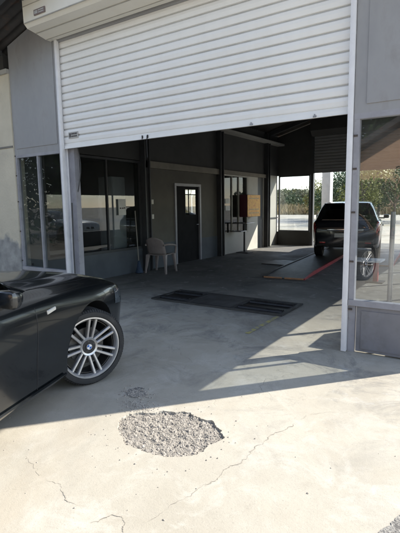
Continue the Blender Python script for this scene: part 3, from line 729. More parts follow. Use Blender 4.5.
def make_car(p, name, label, cat, loc, rz, body_m, steer=0., full=True, group=None, tilt=0.):
    root = thing(name, loc, label, cat, rz, group)
    zt, ze, W, zb = crom(p['zt']), crom(p['ze']), crom(p['W']), crom(p['zb'])
    zr, hb_, hr = crom(p['roof']), crom(p['beltw']), crom(p['roofw'])
    xr, xf, wbx, R = p['xr'], p['xf'], p['wb'], p['R']
    axz = R+p.get('lift', 0)
    # stations, finer near the ends
    st = sorted(set([round(x, 4) for x in np.linspace(xr, xf, 110)] + [round(xf-d, 4) for d in (.005, .012, .02, .03, .045, .06)] + [round(xr+d, 4) for d in (.005, .012, .02, .03, .045, .06)]))
    def section(x):
        w_, b_, e, t = W(x), zb(x), ze(x), zt(x)
        fl = .016*math.exp(-(x/.42)**2) + .016*math.exp(-((x+wbx)/.42)**2)
        pts = [(0, b_), (.80*w_, b_), (.925*w_, b_+.02), (.955*w_, b_+.10*(e-b_)), (.966*w_+fl*.3, b_+.22*(e-b_)),
               (.978*w_+fl, b_+.42*(e-b_)), (.997*w_+fl, b_+.62*(e-b_)), (1.0*w_+fl*.7, b_+.80*(e-b_)), (.985*w_, b_+.91*(e-b_)), (.952*w_, b_+.975*(e-b_)),
               (.90*w_, e), (.78*w_, e+.42*(t-e)), (.60*w_, e+.66*(t-e)), (.52*w_, e+.80*(t-e)), (.28*w_, e+.95*(t-e)), (0, t)]
        return spline(pts, 3)
    secs = [section(x) for x in st]; ns = len(secs[0]); mb = MB()
    ring = 2*ns-2; vs = []
    for x, s in zip(st, secs):
        # nose and tail lean: upper points pulled back a little near the ends
        for i, (y, z) in enumerate(s): vs.append((x, -y, z))
        for i in range(ns-2, 0, -1): vs.append((x, s[i][0], s[i][1]))
    fs = [(a*ring+k, a*ring+(k+1) % ring, (a+1)*ring+(k+1) % ring, (a+1)*ring+k) for a in range(len(st)-1) for k in range(ring)]
    fs += [tuple(range(ring))[::-1], tuple(range((len(st)-1)*ring, len(st)*ring))]
    mb.add(vs, fs); body = mb.build('body', [body_m, BLKP], root, local=True)
    # wheel arches cut out of the body
    cut = MB()
    for ax in (0, -wbx):
        for s in (-1, 1):
            c = MB(); ra = R+p.get('gap', .045)
            c.tube([(ax, s*.42, axz+.01), (ax, s*1.3, axz+.01)], ra, 72)
            cut.add(c.v, c.f)
    co = cut.build('arch_cutter', BLKP, root, local=True)
    md = body.modifiers.new('arch', 'BOOLEAN'); md.object = co; md.operation = 'DIFFERENCE'; md.solver = 'EXACT'
    bpy.context.view_layer.update(); dg = bpy.context.evaluated_depsgraph_get()
    nm = bpy.data.meshes.new_from_object(body.evaluated_get(dg))
    body.modifiers.clear(); old = body.data; body.data = nm; bpy.data.meshes.remove(old)
    bpy.data.objects.remove(co)
    bm = bmesh.new(); bm.from_mesh(nm)
    bmesh.ops.remove_doubles(bm, verts=bm.verts, dist=.0004)
    for f in bm.faces:
        c = f.calc_center_median(); f.smooth = True; f.material_index = 0
        for ax in (0, -wbx):
            d = math.hypot(c.x-ax, c.z-axz-.01)
            if d < R+p.get('gap', .045)+.002 and abs(c.y) < .975*W(c.x) and c.z > zb(c.x)+.01 and abs(c.y) > .4: f.material_index = 1
    bm.to_mesh(nm); bm.free(); nm.set_sharp_from_angle(angle=math.radians(38))
    # glasshouse: a grid of rings, faces sorted into roof skin and panes
    gst = list(np.linspace(p['gx0'], p['gx1'], 90)); K = 0; rings = []
    for x in gst:
        b0 = ze(x)-.02; t0 = zr(x); h = max(.004, t0-b0); wb_, wr = hb_(x), hr(x)
        wr = min(wr, wb_-.005); rings.append(spline([(wb_, b0), (wb_-.25*(wb_-wr), b0+.25*h), (wb_-.62*(wb_-wr), b0+.62*h), (wr, b0+.88*h), (wr-.06, b0+.965*h), (wr*.5, b0+.992*h), (0, t0)], 5))
    K = len(rings[0]); G = {}
    def put(cls, quad): G.setdefault(cls, MB()).add(quad, [(0, 1, 2, 3)])
    pil = p['pillars']
    for a in range(len(gst)-1):
        xm = .5*(gst[a]+gst[a+1])
        for k in range(K-1):
            for s in (-1, 1):
                q = [(gst[a], s*rings[a][k][0], rings[a][k][1]), (gst[a+1], s*rings[a+1][k][0], rings[a+1][k][1]), (gst[a+1], s*rings[a+1][k+1][0], rings[a+1][k+1][1]), (gst[a], s*rings[a][k+1][0], rings[a][k+1][1])]
                if s < 0: q.reverse()
                slope = (zr(gst[a+1])-zr(gst[a]))/(gst[a+1]-gst[a])
                cls = 'roof'
                fk = k/(K-1)
                if fk < .52:
                    hh = rings[a][0][1]; 
                    if fk > .06 and any(x0 < xm < x1 for x0, x1 in pil) and zr(xm)-hh > .16: cls = 'side_window' if s < 0 else 'side_window_'
                elif fk > .62:
                    if slope < -.28 and xm > -wbx*.6: cls = 'windscreen'
                    elif slope > .55 and xm < -wbx*.6 and zr(xm) < p['rw_top']: cls = 'rear_window'
                put(cls, q)
    for cls, m_ in (('roof', body_m), ('side_window', CGLS), ('side_window_', CGLS), ('windscreen', CGLS), ('rear_window', CGLS)):
        if cls in G:
            o = G[cls].build(cls.rstrip('_'), m_, root, local=True)
            bm = bmesh.new(); bm.from_mesh(o.data); bmesh.ops.remove_doubles(bm, verts=bm.verts, dist=.0005)
            for f in bm.faces: f.smooth = True
            bm.to_mesh(o.data); bm.free()
            if cls != 'roof': o.modifiers.new('thickness', 'SOLIDIFY').thickness = .004
    # seats behind the glass
    for x0, ys_ in ((p['seatx'][0], (-.36, .36)), (p['seatx'][1], (-.36, .36))):
        for y in ys_:
            b0 = zt(x0); mb = MB(); mb.prism([(x0-.30, b0-.02), (x0-.06, b0-.02), (x0-.20, b0+.20), (x0-.32, b0+.20)], 'y', 0, 1)
            mb.v = [(vx, y-.24+.48*vy, vz) for vx, vy, vz in mb.v]; se = mb.build('seat', BLKP, root, local=True, bevel=.03)
            mb = MB(); mb.box(x0-.36, x0-.26, y-.13, y+.13, b0+.21, b0+.33); mb.build('headrest', BLKP, se, local=True, bevel=.03)
    # wheels
    yw = p['track']; rot0 = .05
    for ax, stv in ((0, steer), (-wbx, 0)):
        for s in (-1, 1):
            make_wheel(root, (ax, s*yw, axz), s, R, p['rr'], p['tw'], stv, 7, full, rot0)
    # side surface sampler for trim
    def side(x, f):
        """point on the right flank at fraction f of section height"""
        s = section(x); z = zb(x)+f*(ze(x)-zb(x))
        for (y0, z0), (y1, z1) in zip(s[3:], s[4:]):
            if z0 <= z <= z1: return y0+(y1-y0)*(z-z0)/(z1-z0+1e-9), z
        return s[-1][0], z
    def seam(x, f0, f1, wdt=.006, name_='door_seam'):
        mb = MB()
        for s in (-1, 1):
            pts = [(x+dx,)+side(x+dx, f) for f in np.linspace(f0, f1, 14) for dx in (-wdt/2, wdt/2)]
            vs = [(a, s*(b_+.0015), c) for a, b_, c in pts]
            mb.add(vs, [(2*i, 2*i+1, 2*i+3, 2*i+2) for i in range(13)])
        mb.each(name_, BLKP, root, local=True)
    for x in p['seams']: seam(x, .10, .985)
    mb = MB()                               # sill trim catching the light
    for s in (-1, 1):
        xs_ = np.linspace(-wbx+.42, -.42, 20)
        pts = []
        for x in xs_:
            y, z = side(x, .10); pts += [(x, s*(y+.012), z), (x, s*(y+.020), z-.012), (x, s*(y-.02), z-.018)]
        mb.add(pts, [(3*i+j, 3*i+3+j, 3*i+4+j, 3*i+1+j) for i in range(19) for j in range(2)])
    mb.each('sill_trim', body_m, root, local=True, smooth=60)
    # bonnet shut lines
    for s in (-1, 1):
        mb = MB(); xs_ = np.linspace(-.66, xf-.13, 24); pts = []
        for x in xs_:
            sec = section(x); yy = W(x)*(.80-.10*max(0, x)/xf)
            zz = next((a[1]+(b_[1]-a[1])*(yy-a[0])/(b_[0]-a[0]+1e-9) for a, b_ in zip(sec[20:], sec[21:]) if b_[0] <= yy <= a[0]), zt(x))
            pts += [(x, s*(yy-.003), zz+.0022), (x, s*(yy+.003), zz+.0018)]
        mb.add(pts, [(2*i, 2*i+1, 2*i+3, 2*i+2) for i in range(23)]); mb.build('bonnet_seam', BLKP, root, local=True)
    # handles and mirrors
    for s in (-1, 1):
        for x in p['handles']:
            y, z = side(x, .82); mb = MB(); mb.box(x-.10, x+.10, s*(y+.02)-.012, s*(y+.02)+.012, z-.015, z+.015); mb.build('door_handle', body_m, root, local=True, bevel=.006)
        x = p['mirror']; y = W(x); z = ze(x)+.05; mb = MB()
        mb.prism([(x-.07, z-.01), (x+.0, z-.02), (x+.05, z+.03), (x+.03, z+.09), (x-.07, z+.10)], 'y', min(s*(y+.03), s*(y+.19)), max(s*(y+.03), s*(y+.19)))
        mm = mb.build('door_mirror', body_m, root, local=True, bevel=.03)
        mb = MB(); mb.box(x-.05, x+.0, min(s*(y-.1), s*(y+.06)), max(s*(y-.1), s*(y+.06)), z-.03, z+.01); mb.build('mirror_arm', BLKP, mm, local=True)
    # side repeaters
    if 'repeater' in p:
        x, f = p['repeater']
        for s in (-1, 1):
            mb = MB(); a, b_ = side(x-.055, f), side(x+.055, f+.02)
            mb.add([(x-.055, s*(a[0]-.004), a[1]-.016), (x+.055, s*(b_[0]-.004), b_[1]-.013), (x+.055, s*(b_[0]-.004), b_[1]+.014), (x-.055, s*(a[0]-.004), a[1]+.016),
                    (x-.05, s*(a[0]+.008), a[1]-.011), (x+.05, s*(b_[0]+.008), b_[1]-.009), (x+.05, s*(b_[0]+.008), b_[1]+.01), (x-.05, s*(a[0]+.008), a[1]+.011)],
                   [(4, 5, 6, 7), (0, 1, 5, 4), (1, 2, 6, 5), (2, 3, 7, 6), (3, 0, 4, 7)])
            mb.build('side_repeater', mat('clear_repeater', (.62, .60, .55), None, 3, .15, coat=1), root, local=True, smooth=30)
    # lamps fitted over the corners
    def lamp(name_, m_, x0, x1, f0, f1, off=.004):
        for s in (-1, 1):
            mb = MB(); A, B_ = 12, 8; pts = []
            for i in range(A):
                x = x0+(x1-x0)*i/(A-1)
                for j in range(B_):
                    ff = f0+(f1-f0)*j/(B_-1); y, z = side(x, ff); pts.append((x, s*(y+off), z))
            mb.add(pts, [(i*B_+j, (i+1)*B_+j, (i+1)*B_+j+1, i*B_+j+1) for i in range(A-1) for j in range(B_-1)])
            mb.build(name_, m_, root, local=True, smooth=60)
    for a in p['headlamp']: lamp('headlight', LENS, *a)
    for a in p['taillamp']: lamp('tail_light', REDL, *a)
    # nose and tail furniture
    xf_ = xf+.004; z0 = zb(xf); z1 = ze(xf)
    mb = MB(); mb.box(xf-.01, xf+.006, -W(xf)*.7, W(xf)*.7, z0+.03, z0+.45*(z1-z0)); mb.build('lower_grille', BLKP, root, local=True, bevel=.004)
    for s in (-1, 1):
        mb = MB(); gx, g0, g1 = p['grille']; mb.prism([(gx-.03, g0), (gx+.045, g0), (gx+.015, g1), (gx-.05, g1)], 'y', 0, 1); mb.v = [(vx, s*.15-.125+.25*vy, vz) for vx, vy, vz in [(v[0], v[1], v[2]) for v in mb.v]]; gr = mb.build('grille', CHRM, root, local=True, bevel=.01)
        mb = MB(); mb.prism([(gx+.03, g0+.015), (gx+.049, g0+.015), (gx+.024, g1-.015), (gx, g1-.015)], 'y', 0, 1); mb.v = [(vx, s*.15-.105+.21*vy, vz) for vx, vy, vz in mb.v]; mb.build('grille_slats', BLKP, gr, local=True)
    for it in p.get('tail', ()):
        nm_, m_, b6, bev = it; mb = MB(); mb.box(*b6); mb.build(nm_, m_, root, local=True, bevel=bev)
    return root

HATCH = dict(xf=.80, xr=-3.42, wb=2.66, R=.335, rr=.262, tw=.235, track=.75, gap=.055,
    zt=[(.80, .50), (.785, .58), (.76, .70), (.70, .82), (.5, .90), (.2, .95), (-.3, .99), (-.72, 1.03), (-1.2, 1.02), (-2.6, 1.03), (-3.2, 1.03), (-3.36, .98), (-3.42, .82)],
    ze=[(.80, .48), (.785, .56), (.76, .64), (.70, .755), (.5, .825), (.2, .86), (-.3, .89), (-.72, .91), (-1.2, .92), (-2.6, .96), (-3.2, .97), (-3.36, .92), (-3.42, .80)],
    W=[(.80, .56), (.785, .63), (.75, .70), (.66, .78), (.5, .82), (.2, .835), (0, .835), (-.5, .845), (-2.2, .874), (-2.66, .87), (-3.0, .84), (-3.25, .78), (-3.38, .70), (-3.42, .62)],
    zb=[(.80, .21), (.6, .17), (.3, .175), (-.4, .175), (-2.3, .175), (-3.0, .22), (-3.42, .34)],
    gx0=-3.36, gx1=-.66, roof=[(-3.36, .97), (-3.2, 1.12), (-3.02, 1.29), (-2.8, 1.365), (-2.4, 1.41), (-2.0, 1.42), (-1.7, 1.395), (-1.42, 1.315), (-1.0, 1.125), (-.66, .955)],
    beltw=[(-3.36, .70), (-3.1, .76), (-2.6, .80), (-1.3, .80), (-.9, .775), (-.66, .72)], roofw=[(-3.36, .56), (-2.8, .56), (-2, .60), (-1.5, .59), (-1, .64), (-.66, .68)],
    pillars=[(-1.98, -.86), (-2.95, -2.04)], rw_top=1.33, seatx=(-1.45, -2.35), grille=(.752, .545, .665), seams=(-.78, -2.0), handles=(-1.85,), mirror=-1.18, repeater=(-.60, .84),
    headlamp=[(.44, .735, .68, .90)], taillamp=[(-3.40, -3.15, .62, .93)],
    tail=[('number_plate', WPLT, (-3.44, -3.42, -.26, .26, .58, .69), .003)])
BLACKP = paint('black_car_paint', (.006, .008, .010), .006)
hd = math.radians(17.5)                      # heading, left of +Y
make_car(HATCH, 'parked_car', 'black hatchback at the left edge with its silver spoked front wheel turned outward', 'car',
         (-3.67, 2.36, 0), math.pi/2+hd, BLACKP, steer=math.radians(-34))

SUV = dict(xf=.84, xr=-3.50, wb=2.60, R=.345, rr=.225, tw=.215, track=.77, gap=.05,
    zt=[(.84, .62), (.81, .78), (.70, .92), (.4, 1.0), (-.3, 1.06), (-.7, 1.09), (-1.2, 1.09), (-2.6, 1.09), (-3.3, 1.09), (-3.44, 1.05), (-3.5, .86)],
    ze=[(.84, .60), (.81, .72), (.70, .84), (.4, .92), (-.3, .98), (-.7, 1.0), (-1.2, 1.0), (-2.6, 1.03), (-3.3, 1.05), (-3.44, 1.02), (-3.5, .85)],
    W=[(.84, .56), (.81, .66), (.70, .76), (.4, .86), (0, .90), (-.5, .90), (-2.6, .90), (-3.1, .885), (-3.35, .85), (-3.47, .79), (-3.5, .74)],
    zb=[(.84, .32), (.5, .26), (-.4, .25), (-2.3, .25), (-3.0, .28), (-3.5, .36)],
    gx0=-3.46, gx1=-.62, roof=[(-3.46, 1.03), (-3.38, 1.20), (-3.28, 1.40), (-3.18, 1.485), (-2.9, 1.53), (-2.4, 1.555), (-1.9, 1.55), (-1.5, 1.46), (-1.0, 1.22), (-.62, 1.04)],
    beltw=[(-3.46, .78), (-3.2, .82), (-2.6, .83), (-1.3, .83), (-.62, .76)], roofw=[(-3.46, .66), (-3.2, .62), (-2.6, .63), (-1.5, .61), (-1, .66), (-.62, .7)],
    pillars=[(-1.72, -.85), (-2.62, -1.78), (-3.12, -2.72)], rw_top=1.47, seatx=(-1.4, -2.3), grille=(.79, .72, .86), seams=(-.72, -1.75, -2.62), handles=(-1.62, -2.5), mirror=-.98,
    headlamp=[(.35, .80, .70, .95)], taillamp=[(-3.485, -3.22, .62, .97)],
    tail=[('number_plate', WPLT, (-3.515, -3.498, -.27, .27, .60, .71), .003), ('chrome_strip', CHRM, (-3.53, -3.495, -.46, .46, .775, .83), .006),
          ('roof_spoiler', BLACKP, (-3.40, -3.12, -.56, .56, 1.478, 1.505), .01), ('bumper_reflector', REDL, (-3.512, -3.49, -.66, -.5, .44, .48), .003), ('bumper_reflector', REDL, (-3.512, -3.49, .5, .66, .44, .48), .003),
          ('lower_bumper', BLKP, (-3.52, -3.3, -.72, .72, .36, .43), .01)])
SUVX, SUVY = -3.42, 12.75
BLUEP = paint('midnight_car_paint', (.010, .012, .018), .01)
make_car(SUV, 'parked_car', 'dark compact sport utility seen from behind on the vehicle ramps', 'car', (SUVX-2.6*math.sin(math.radians(11)), SUVY+2.6*math.cos(math.radians(11)), .05), math.pi/2+math.radians(11), BLUEP, full=False)
SILV = paint('silver_car_paint', (.48, .49, .50), .1)
make_car(HATCH, 'parked_car', 'silver hatchback parked in the yard opposite the workshop, mirrored in the right window', 'car', (-.6, -5.6, 0), math.pi-math.radians(14), SILV, full=False)

WHITP = paint('white_car_paint', (.62, .63, .63), .08)
make_car(HATCH, 'parked_car', 'white hatchback parked outside the glazed right side, mirrored in the inner office window', 'car', (2.1, 14.0, 0), math.pi-math.radians(6), WHITP, full=False)

# ------------------------------------------------------------------ workshop equipment
REDP = mat('red_equipment_paint', (.42, .035, .04), (.30, .03, .035), 6, .5)
PALE = mat('worn_white_edge_paint', (.58, .57, .53), (.4, .39, .37), 12, .6)
PLATE = mat('dark_tread_plate', (.10, .10, .105), (.06, .06, .062), 5, .5, metallic=.5, bump=.4, bscale=70, c3=(.16, .15, .14), s3=6, t3=(.55, .75))
def ramp(x0, x1, y0, y1, h, label):
    r = thing('vehicle_ramp', ((x0+x1)/2, y0, 0), label, 'ramp', 0, 'drive on ramps under the dark car'); ORG = mat('worn_orange_edge_paint', (.50, .26, .12), (.34, .2, .12), 10, .6)
    mb = MB(); mb.prism([(y0, .015), (y0+.75, h), (y1, h), (y1, .015)], 'x', x0+.03, x1-.03); mb.build('deck', PLATE, r)
    for x, m_ in ((x0, DKST), (x1-.03, REDP)):
        mb = MB(); mb.prism([(y0, .0), (y0, .03), (y0+.75, h+.02), (y1, h+.02), (y1, 0)], 'x', x, x+.03); mb.build('side_rail', m_, r)
    mb = MB(); mb.box(x0+.03, (x0+x1)/2-.03, y0-.03, y0-.002, .004, .035); mb.box((x0+x1)/2+.03, x1-.03, y0-.03, y0-.002, .004, .035); mb.each('front_lip', ORG, r)
    r.rotation_euler = (0, 0, math.radians(5.5)); return r
ramp(-4.04, -3.13, 8.55, 15.3, .055, 'left red edged steel ramp leading up to the dark car')
ramp(-2.72, -1.95, 11.4, 15.3, .055, 'right red edged steel ramp, seen through the right hand window')

lk = thing('locker', (-7.68, 7.78, 0), 'tall pale metal locker standing inside the office behind the inner window', 'locker')
mb = MB(); mb.box(-7.90, -7.46, 7.56, 8.0, .03, 2.25); mb.build('case', WFRM, lk, bevel=.006)
mb = MB(); mb.box(-7.459, -7.445, 7.575, 7.985, .08, 2.22); mb.build('door', WFRM, lk, bevel=.003)
rb = thing('brake_tester', (-3.64, 6.0, 0), 'long dark steel roller bed let into the middle of the workshop floor', 'roller bed')
mb = MB()
for a in ((-4.70, -2.36, 5.58, 5.64), (-4.70, -2.36, 6.36, 6.42), (-4.70, -4.64, 5.64, 6.36), (-2.42, -2.36, 5.64, 6.36), (-4.05, -3.99, 5.64, 6.36), (-3.22, -3.16, 5.64, 6.36)): mb.box(*a, .003, .028)
mb.build('frame', mat('worn_frame_steel', (.085, .085, .085), (.05, .05, .05), 5, .6, metallic=.5), rb)
mb = MB(); mb.box(-4.64, -4.05, 5.64, 6.36, .002, .010); mb.box(-3.16, -2.42, 5.64, 6.36, .002, .010); mb.each('pit_tray', mat('oily_black', (.015, .015, .015), None, 8, .45), rb)
for xa, xb in ((-4.63, -4.06), (-3.15, -2.43)):
    for y in (5.80, 6.20):
        mb = MB(); mb.tube([(xa, y, -.01), (xb, y, -.01)], .055, 20); mb.build('roller', DKST, rb, smooth=40)
mb = MB(); mb.box(-3.99, -3.22, 5.64, 6.36, .004, .024); mb.build('cover_plate', mat('worn_cover_plate', (.11, .11, .11), (.05, .05, .05), 4, .55, metallic=.3), rb)
fp = MB(); fp.box(-5.0, -4.15, 10.45, 11.35, .003, .018); fp = fp.build('floor_plate', DKST, None)
tag(fp, 'square dark steel plate lying on the floor left of the ramps', 'floor plate')

# plastic armchair
CHM = mat('dull_white_plastic', (.34, .29, .27), (.27, .23, .215), 6, .45)
ch = thing('plastic_chair', (-6.47, 8.08, 0), 'moulded off white plastic armchair standing by the inner wall', 'chair', math.radians(8))
def chair_part(name, vs_fs, bevel=.006): return vs_fs.build(name, CHM, ch, local=True, bevel=bevel)
# local: forward +y, width x
mb = MB(); N1 = 9
grid = []
for j in range(N1):
    for i in range(N1):
        u, v = i/(N1-1)*2-1, j/(N1-1)
        grid.append((u*(.225+.02*v), -.21+.44*v, .43+.025*u*u-.02*math.sin(math.pi*v)+.015*v-(.03*max(0, v-.85)/.15)))
mb.add(grid, [(j*N1+i, j*N1+i+1, (j+1)*N1+i+1, (j+1)*N1+i) for j in range(N1-1) for i in range(N1-1)])
seat = mb.build('seat', CHM, ch, local=True, smooth=60)
sm = seat.modifiers.new('thickness', 'SOLIDIFY'); sm.thickness = .018
mb = MB(); W1 = 9; H1 = 10; grid = []
for j in range(H1):
    v = j/(H1-1)
    for i in range(W1):
        u = i/(W1-1)*2-1; wd = .245*(1-.12*v**3)
        z = .44+.40*v-(.07*u*u*max(0, v-.6)/.4)
        grid.append((u*wd, -.215-.13*v+.05*u*u, z))
fs = [(j*W1+i, j*W1+i+1, (j+1)*W1+i+1, (j+1)*W1+i) for j in range(H1-1) for i in range(W1-1) if not (i in (1, 3, 4, 6) and 2 <= j <= 6 and False)]
mb.add(grid, fs); bk = mb.build('backrest', CHM, ch, local=True, smooth=60); bk.modifiers.new('thickness', 'SOLIDIFY').thickness = .016
for s in (-1, 1):
    mb = MB(); mb.tube(spline([(s*.235, -.27, .66), (s*.285, -.16, .675), (s*.30, .05, .655), (s*.29, .20, .62), (s*.272, .24, .56), (s*.262, .235, .44)], 5), [.022]*26, 8)
    mb.build('armrest', CHM, ch, local=True, smooth=60)
    for y, lean in ((.205, .035), (-.20, -.055)):
        mb = MB(); a, b_ = .05, .022
        x1, y1 = s*.225, y; x2, y2 = s*.275, y+lean
        def ring(x, y_, z, k): return [(x-k, y_-k, z), (x+k, y_-k, z), (x+k, y_+k, z), (x-k, y_+k, z)]
        mb.add(ring(x1, y1, .435, .042)+ring((x1+x2)/2, (y1+y2)/2, .22, .026)+ring(x2, y2, 0, .02), [(0, 1, 5, 4), (1, 2, 6, 5), (2, 3, 7, 6), (3, 0, 4, 7), (4, 5, 9, 8), (5, 6, 10, 9), (6, 7, 11, 10), (7, 4, 8, 11), (0, 3, 2, 1), (8, 9, 10, 11)])
        mb.build('leg', CHM, ch, local=True, bevel=.006)

# orange fronted wall cabinet and the stand before it
ORM = mat('orange_board', (.9, .54, .10), (.75, .36, .08), 9, .6, c3=(.55, .12, .07), s3=7, t3=(.55, .65), a3=.8)
cb = thing('wall_cabinet', (-6.86, 13.4, 1.14), 'orange fronted cabinet with a maroon side hung on the inner wall', 'cabinet')
mb = MB(); mb.box(-6.995, -6.72, 12.95, 13.90, 1.15, 1.88); mb.build('case', mat('maroon_paint', (.10, .025, .04), None, 5, .5), cb, bevel=.006)
mb = MB(); mb.box(-6.718, -6.705, 12.96, 13.89, 1.16, 1.87); mb.build('front_board', ORM, cb)
mb = MB()
for z in (1.26, 1.38, 1.74): mb.box(-6.7045, -6.702, 13.06, 13.79, z, z+.035)
mb.each('print_band', mat('pale_yellow_print', (.62, .5, .2), (.45, .2, .1), 20, .6), cb)
sd = thing('display_stand', (-6.72, 12.75, 0), 'thin dark pedestal with a small tray in front of the orange cabinet', 'stand')
mb = MB(); mb.tube([(-6.72, 12.75, .02), (-6.72, 12.75, .98)], .03, 10); mb.build('pole', IPOST, sd, smooth=40)
mb = MB(); mb.box(-6.92, -6.5, 12.55, 12.95, 0, .025); mb.build('base', IPOST, sd, bevel=.006)
mb = MB(); mb.box(-6.97, -6.45, 12.4, 12.98, .95, .985); mb.box(-6.97, -6.60, 12.3, 12.7, .70, .725); mb.each('tray', STEEL, sd, bevel=.004)
PAP = mat('white_paper', (.74, .74, .70), None, 5, .8)
nt_ = thing('paper_notice', (-6.98, 7.38, 1.55), 'white paper notice with a dark heading taped to the inner office window', 'notice')
mb = MB(); mb.box(-6.988, -6.984, 7.26, 7.50, 1.36, 1.72); mb.build('sheet', PAP, nt_)
mb = MB()
for a, z in ((.02, 1.50), (.09, 1.50), (.15, 1.505)): mb.box(-6.984, -6.9825, 7.28+a, 7.28+a+.05, z, z+.03)
mb.build('print', PRT, nt_)
for k, z in enumerate((1.60, 1.38)):
    pp = MB(); pp.box(-6.99, -6.985, 12.0, 12.28, z, z+.15); pp = pp.build('paper_notice', PAP, None)
    tag(pp, ('upper' if k == 0 else 'lower')+' of two small paper slips on the far white framed office window', 'notice', 'paper slips on the far office window')
# mop leaning on the office window
mp_ = thing('mop', (-6.8, 7.72, 0), 'pale handled mop with a blue head leaning beside the inner office window', 'mop')
mb = MB(); mb.tube([(-6.82, 7.70, .06), (-6.965, 7.78, 1.45)], .013, 8); mb.build('handle', mat('pale_wood', (.3, .28, .24), None, 6, .6), mp_)
mb = MB(); mb.lathe([(.001, .30), (.03, .29), (.055, .15), (.10, .02), (.07, 0), (.001, 0)], 14); mb.xform(Matrix.Translation((-6.82, 7.70, .0)) @ Matrix.Rotation(math.pi/2, 4, 'X')); mb.build('mop_head', mat('blue_yarn', (.05, .08, .13), (.035, .055, .09), 30, .9), mp_, smooth=60)
# things behind the right window
ps = tag(MB().tube([(-.84, 4.80, 0), (-.84, 4.80, 1.46)], .024, 10).build('steel_pole', STEEL, None, smooth=40), 'slim grey steel pole standing just behind the right hand window', 'pole')
rs_ = thing('pedestal', (-1.86, 9.05, 0), 'red pedestal with a white tray top behind the right hand window', 'pedestal')
mb = MB(); mb.box(-1.90, -1.81, 9.0, 9.09, 0, .42); mb.build('leg', REDP, rs_, bevel=.008)
mb = MB(); mb.box(-2.40, -1.72, 8.75, 9.2, .42, .455); mb.build('tray', WFRM, rs_, bevel=.006)
mb = MB(); mb.box(-2.02, -1.7, 8.9, 9.2, .004, .02); mb.build('foot', DKST, rs_)
gc = thing('analyser_cabinet', (-.62, 5.95, 0), 'grey wheeled analyser cabinet by the glazed right side of the workshop', 'cabinet')
mb = MB(); mb.box(-.68, -.40, 5.64, 6.28, .10, .86); mb.build('case', GFRM, gc, bevel=.01)
mb = MB(); mb.prism([(-.67, .86), (-.42, .86), (-.42, 1.22), (-.60, 1.22)], 'y', 5.68, 6.24); mb.build('console', BLKP, gc)
for x in (-.63, -.45):
    for y in (5.76, 6.14): mb = MB(); mb.tube([(x-.015, y, .05), (x+.015, y, .05)], .05, 14); mb.build('castor', BLKP, gc)
# white pillar and a kerb behind the rear opening
wp = thing('gate_pillar', (-5.75, 18.2, 0), 'tall white painted square pillar standing outside the rear opening', 'pillar')
mb = MB(); mb.box(-5.93, -5.58, 18.02, 18.38, 0, 3.4); mb.build('shaft', WFRM, wp, bevel=.01)
mb = MB(); mb.box(-5.97, -5.54, 17.98, 18.42, 3.4, 3.48); mb.build('cap', WFRM, wp)
mb = MB(); mb.box(-5.935, -5.575, 18.015, 18.385, .02, .5); mb.build('painted_band', mat('red_band', (.4, .10, .09), None, 4, .7), wp)

# ------------------------------------------------------------------ beyond: grass, trees, the house opposite
BARK = mat('bark', (.13, .10, .075), (.08, .062, .048), 12, .9, bump=.6, bscale=30)
def leaf_mat(name, c):
    c = tuple(x*1.35 for x in c)
    return mat(name, c, tuple(x*.62 for x in c), 1.2, .6, c3=tuple(x*1.45 for x in c), s3=2.5, t3=(.5, .65), a3=.7)
LEAF = [leaf_mat('olive_leaves', (.085, .105, .035)), leaf_mat('dark_green_leaves', (.045, .075, .025)), leaf_mat('yellow_green_leaves', (.15, .155, .035)), leaf_mat('dusty_leaves', (.12, .125, .065))]
def tree(x, y, h, r, lm, seed, label, n=1700, leaf=.2, group='trees beyond the rear opening', low_=.2):
    rd = random.Random(seed); root = thing('tree', (x, y, 0), label, 'tree', 0, group)
    mb = MB(); top = (x+rd.uniform(-.3, .3), y+rd.uniform(-.3, .3), h*.75); tr = .05*h**.9*.55
    mb.tube(spline([(x, y, -.05), (x+rd.uniform(-.15, .15), y+rd.uniform(-.15, .15), h*.3), top], 5), [tr*(1-.08*i) for i in range(11)], 8)
    blobs = []
    for k in range(9):
        a = rd.uniform(0, 6.28); e = rd.uniform(.15, 1) ; d = r*rd.uniform(.35, .8)
        bx, by, bz = x+d*math.cos(a), y+d*math.sin(a), h*(low_+(.80-low_)*e)
        blobs.append((bx, by, bz, r*rd.uniform(.28, .5)))
        z0 = h*rd.uniform(.2, .45); mb.tube(spline([(x, y, z0), ((x+bx)/2, (y+by)/2, (z0+bz)/2+.1*h*.3), (bx, by, bz)], 3), [tr*.5*(1-.1*i) for i in range(7)], 5)
    blobs.append((x, y, h*.78, r*.5)); blobs.append((x, y, h*.5, r*.55))
    mb.build('trunk', BARK, root, smooth=60)
    cr = MB()
    for _ in range(n):
        b_ = rd.choice(blobs); v = Vector((rd.gauss(0, 1), rd.gauss(0, 1), rd.gauss(0, .8))); v = v.normalized()*b_[3]*rd.uniform(.35, 1.12)**.8
        c = Vector((b_[0], b_[1], b_[2]))+v
        u = Vector((rd.gauss(0, 1), rd.gauss(0, 1), rd.gauss(0, 1))).normalized(); q = u.orthogonal().normalized(); s = leaf*rd.uniform(.5, 1.3)
        cr.add([c-u*s, c+q*s*.5, c+u*s, c-q*s*.5], [(0, 1, 2, 3)])
    cr.build('crown', lm, root); return root
rt = random.Random(11)
def spot(px, Y):     # a world x for a heading measured on the photo
    return -math.tan(math.radians(33.6)-math.atan((px-200)/440))*Y
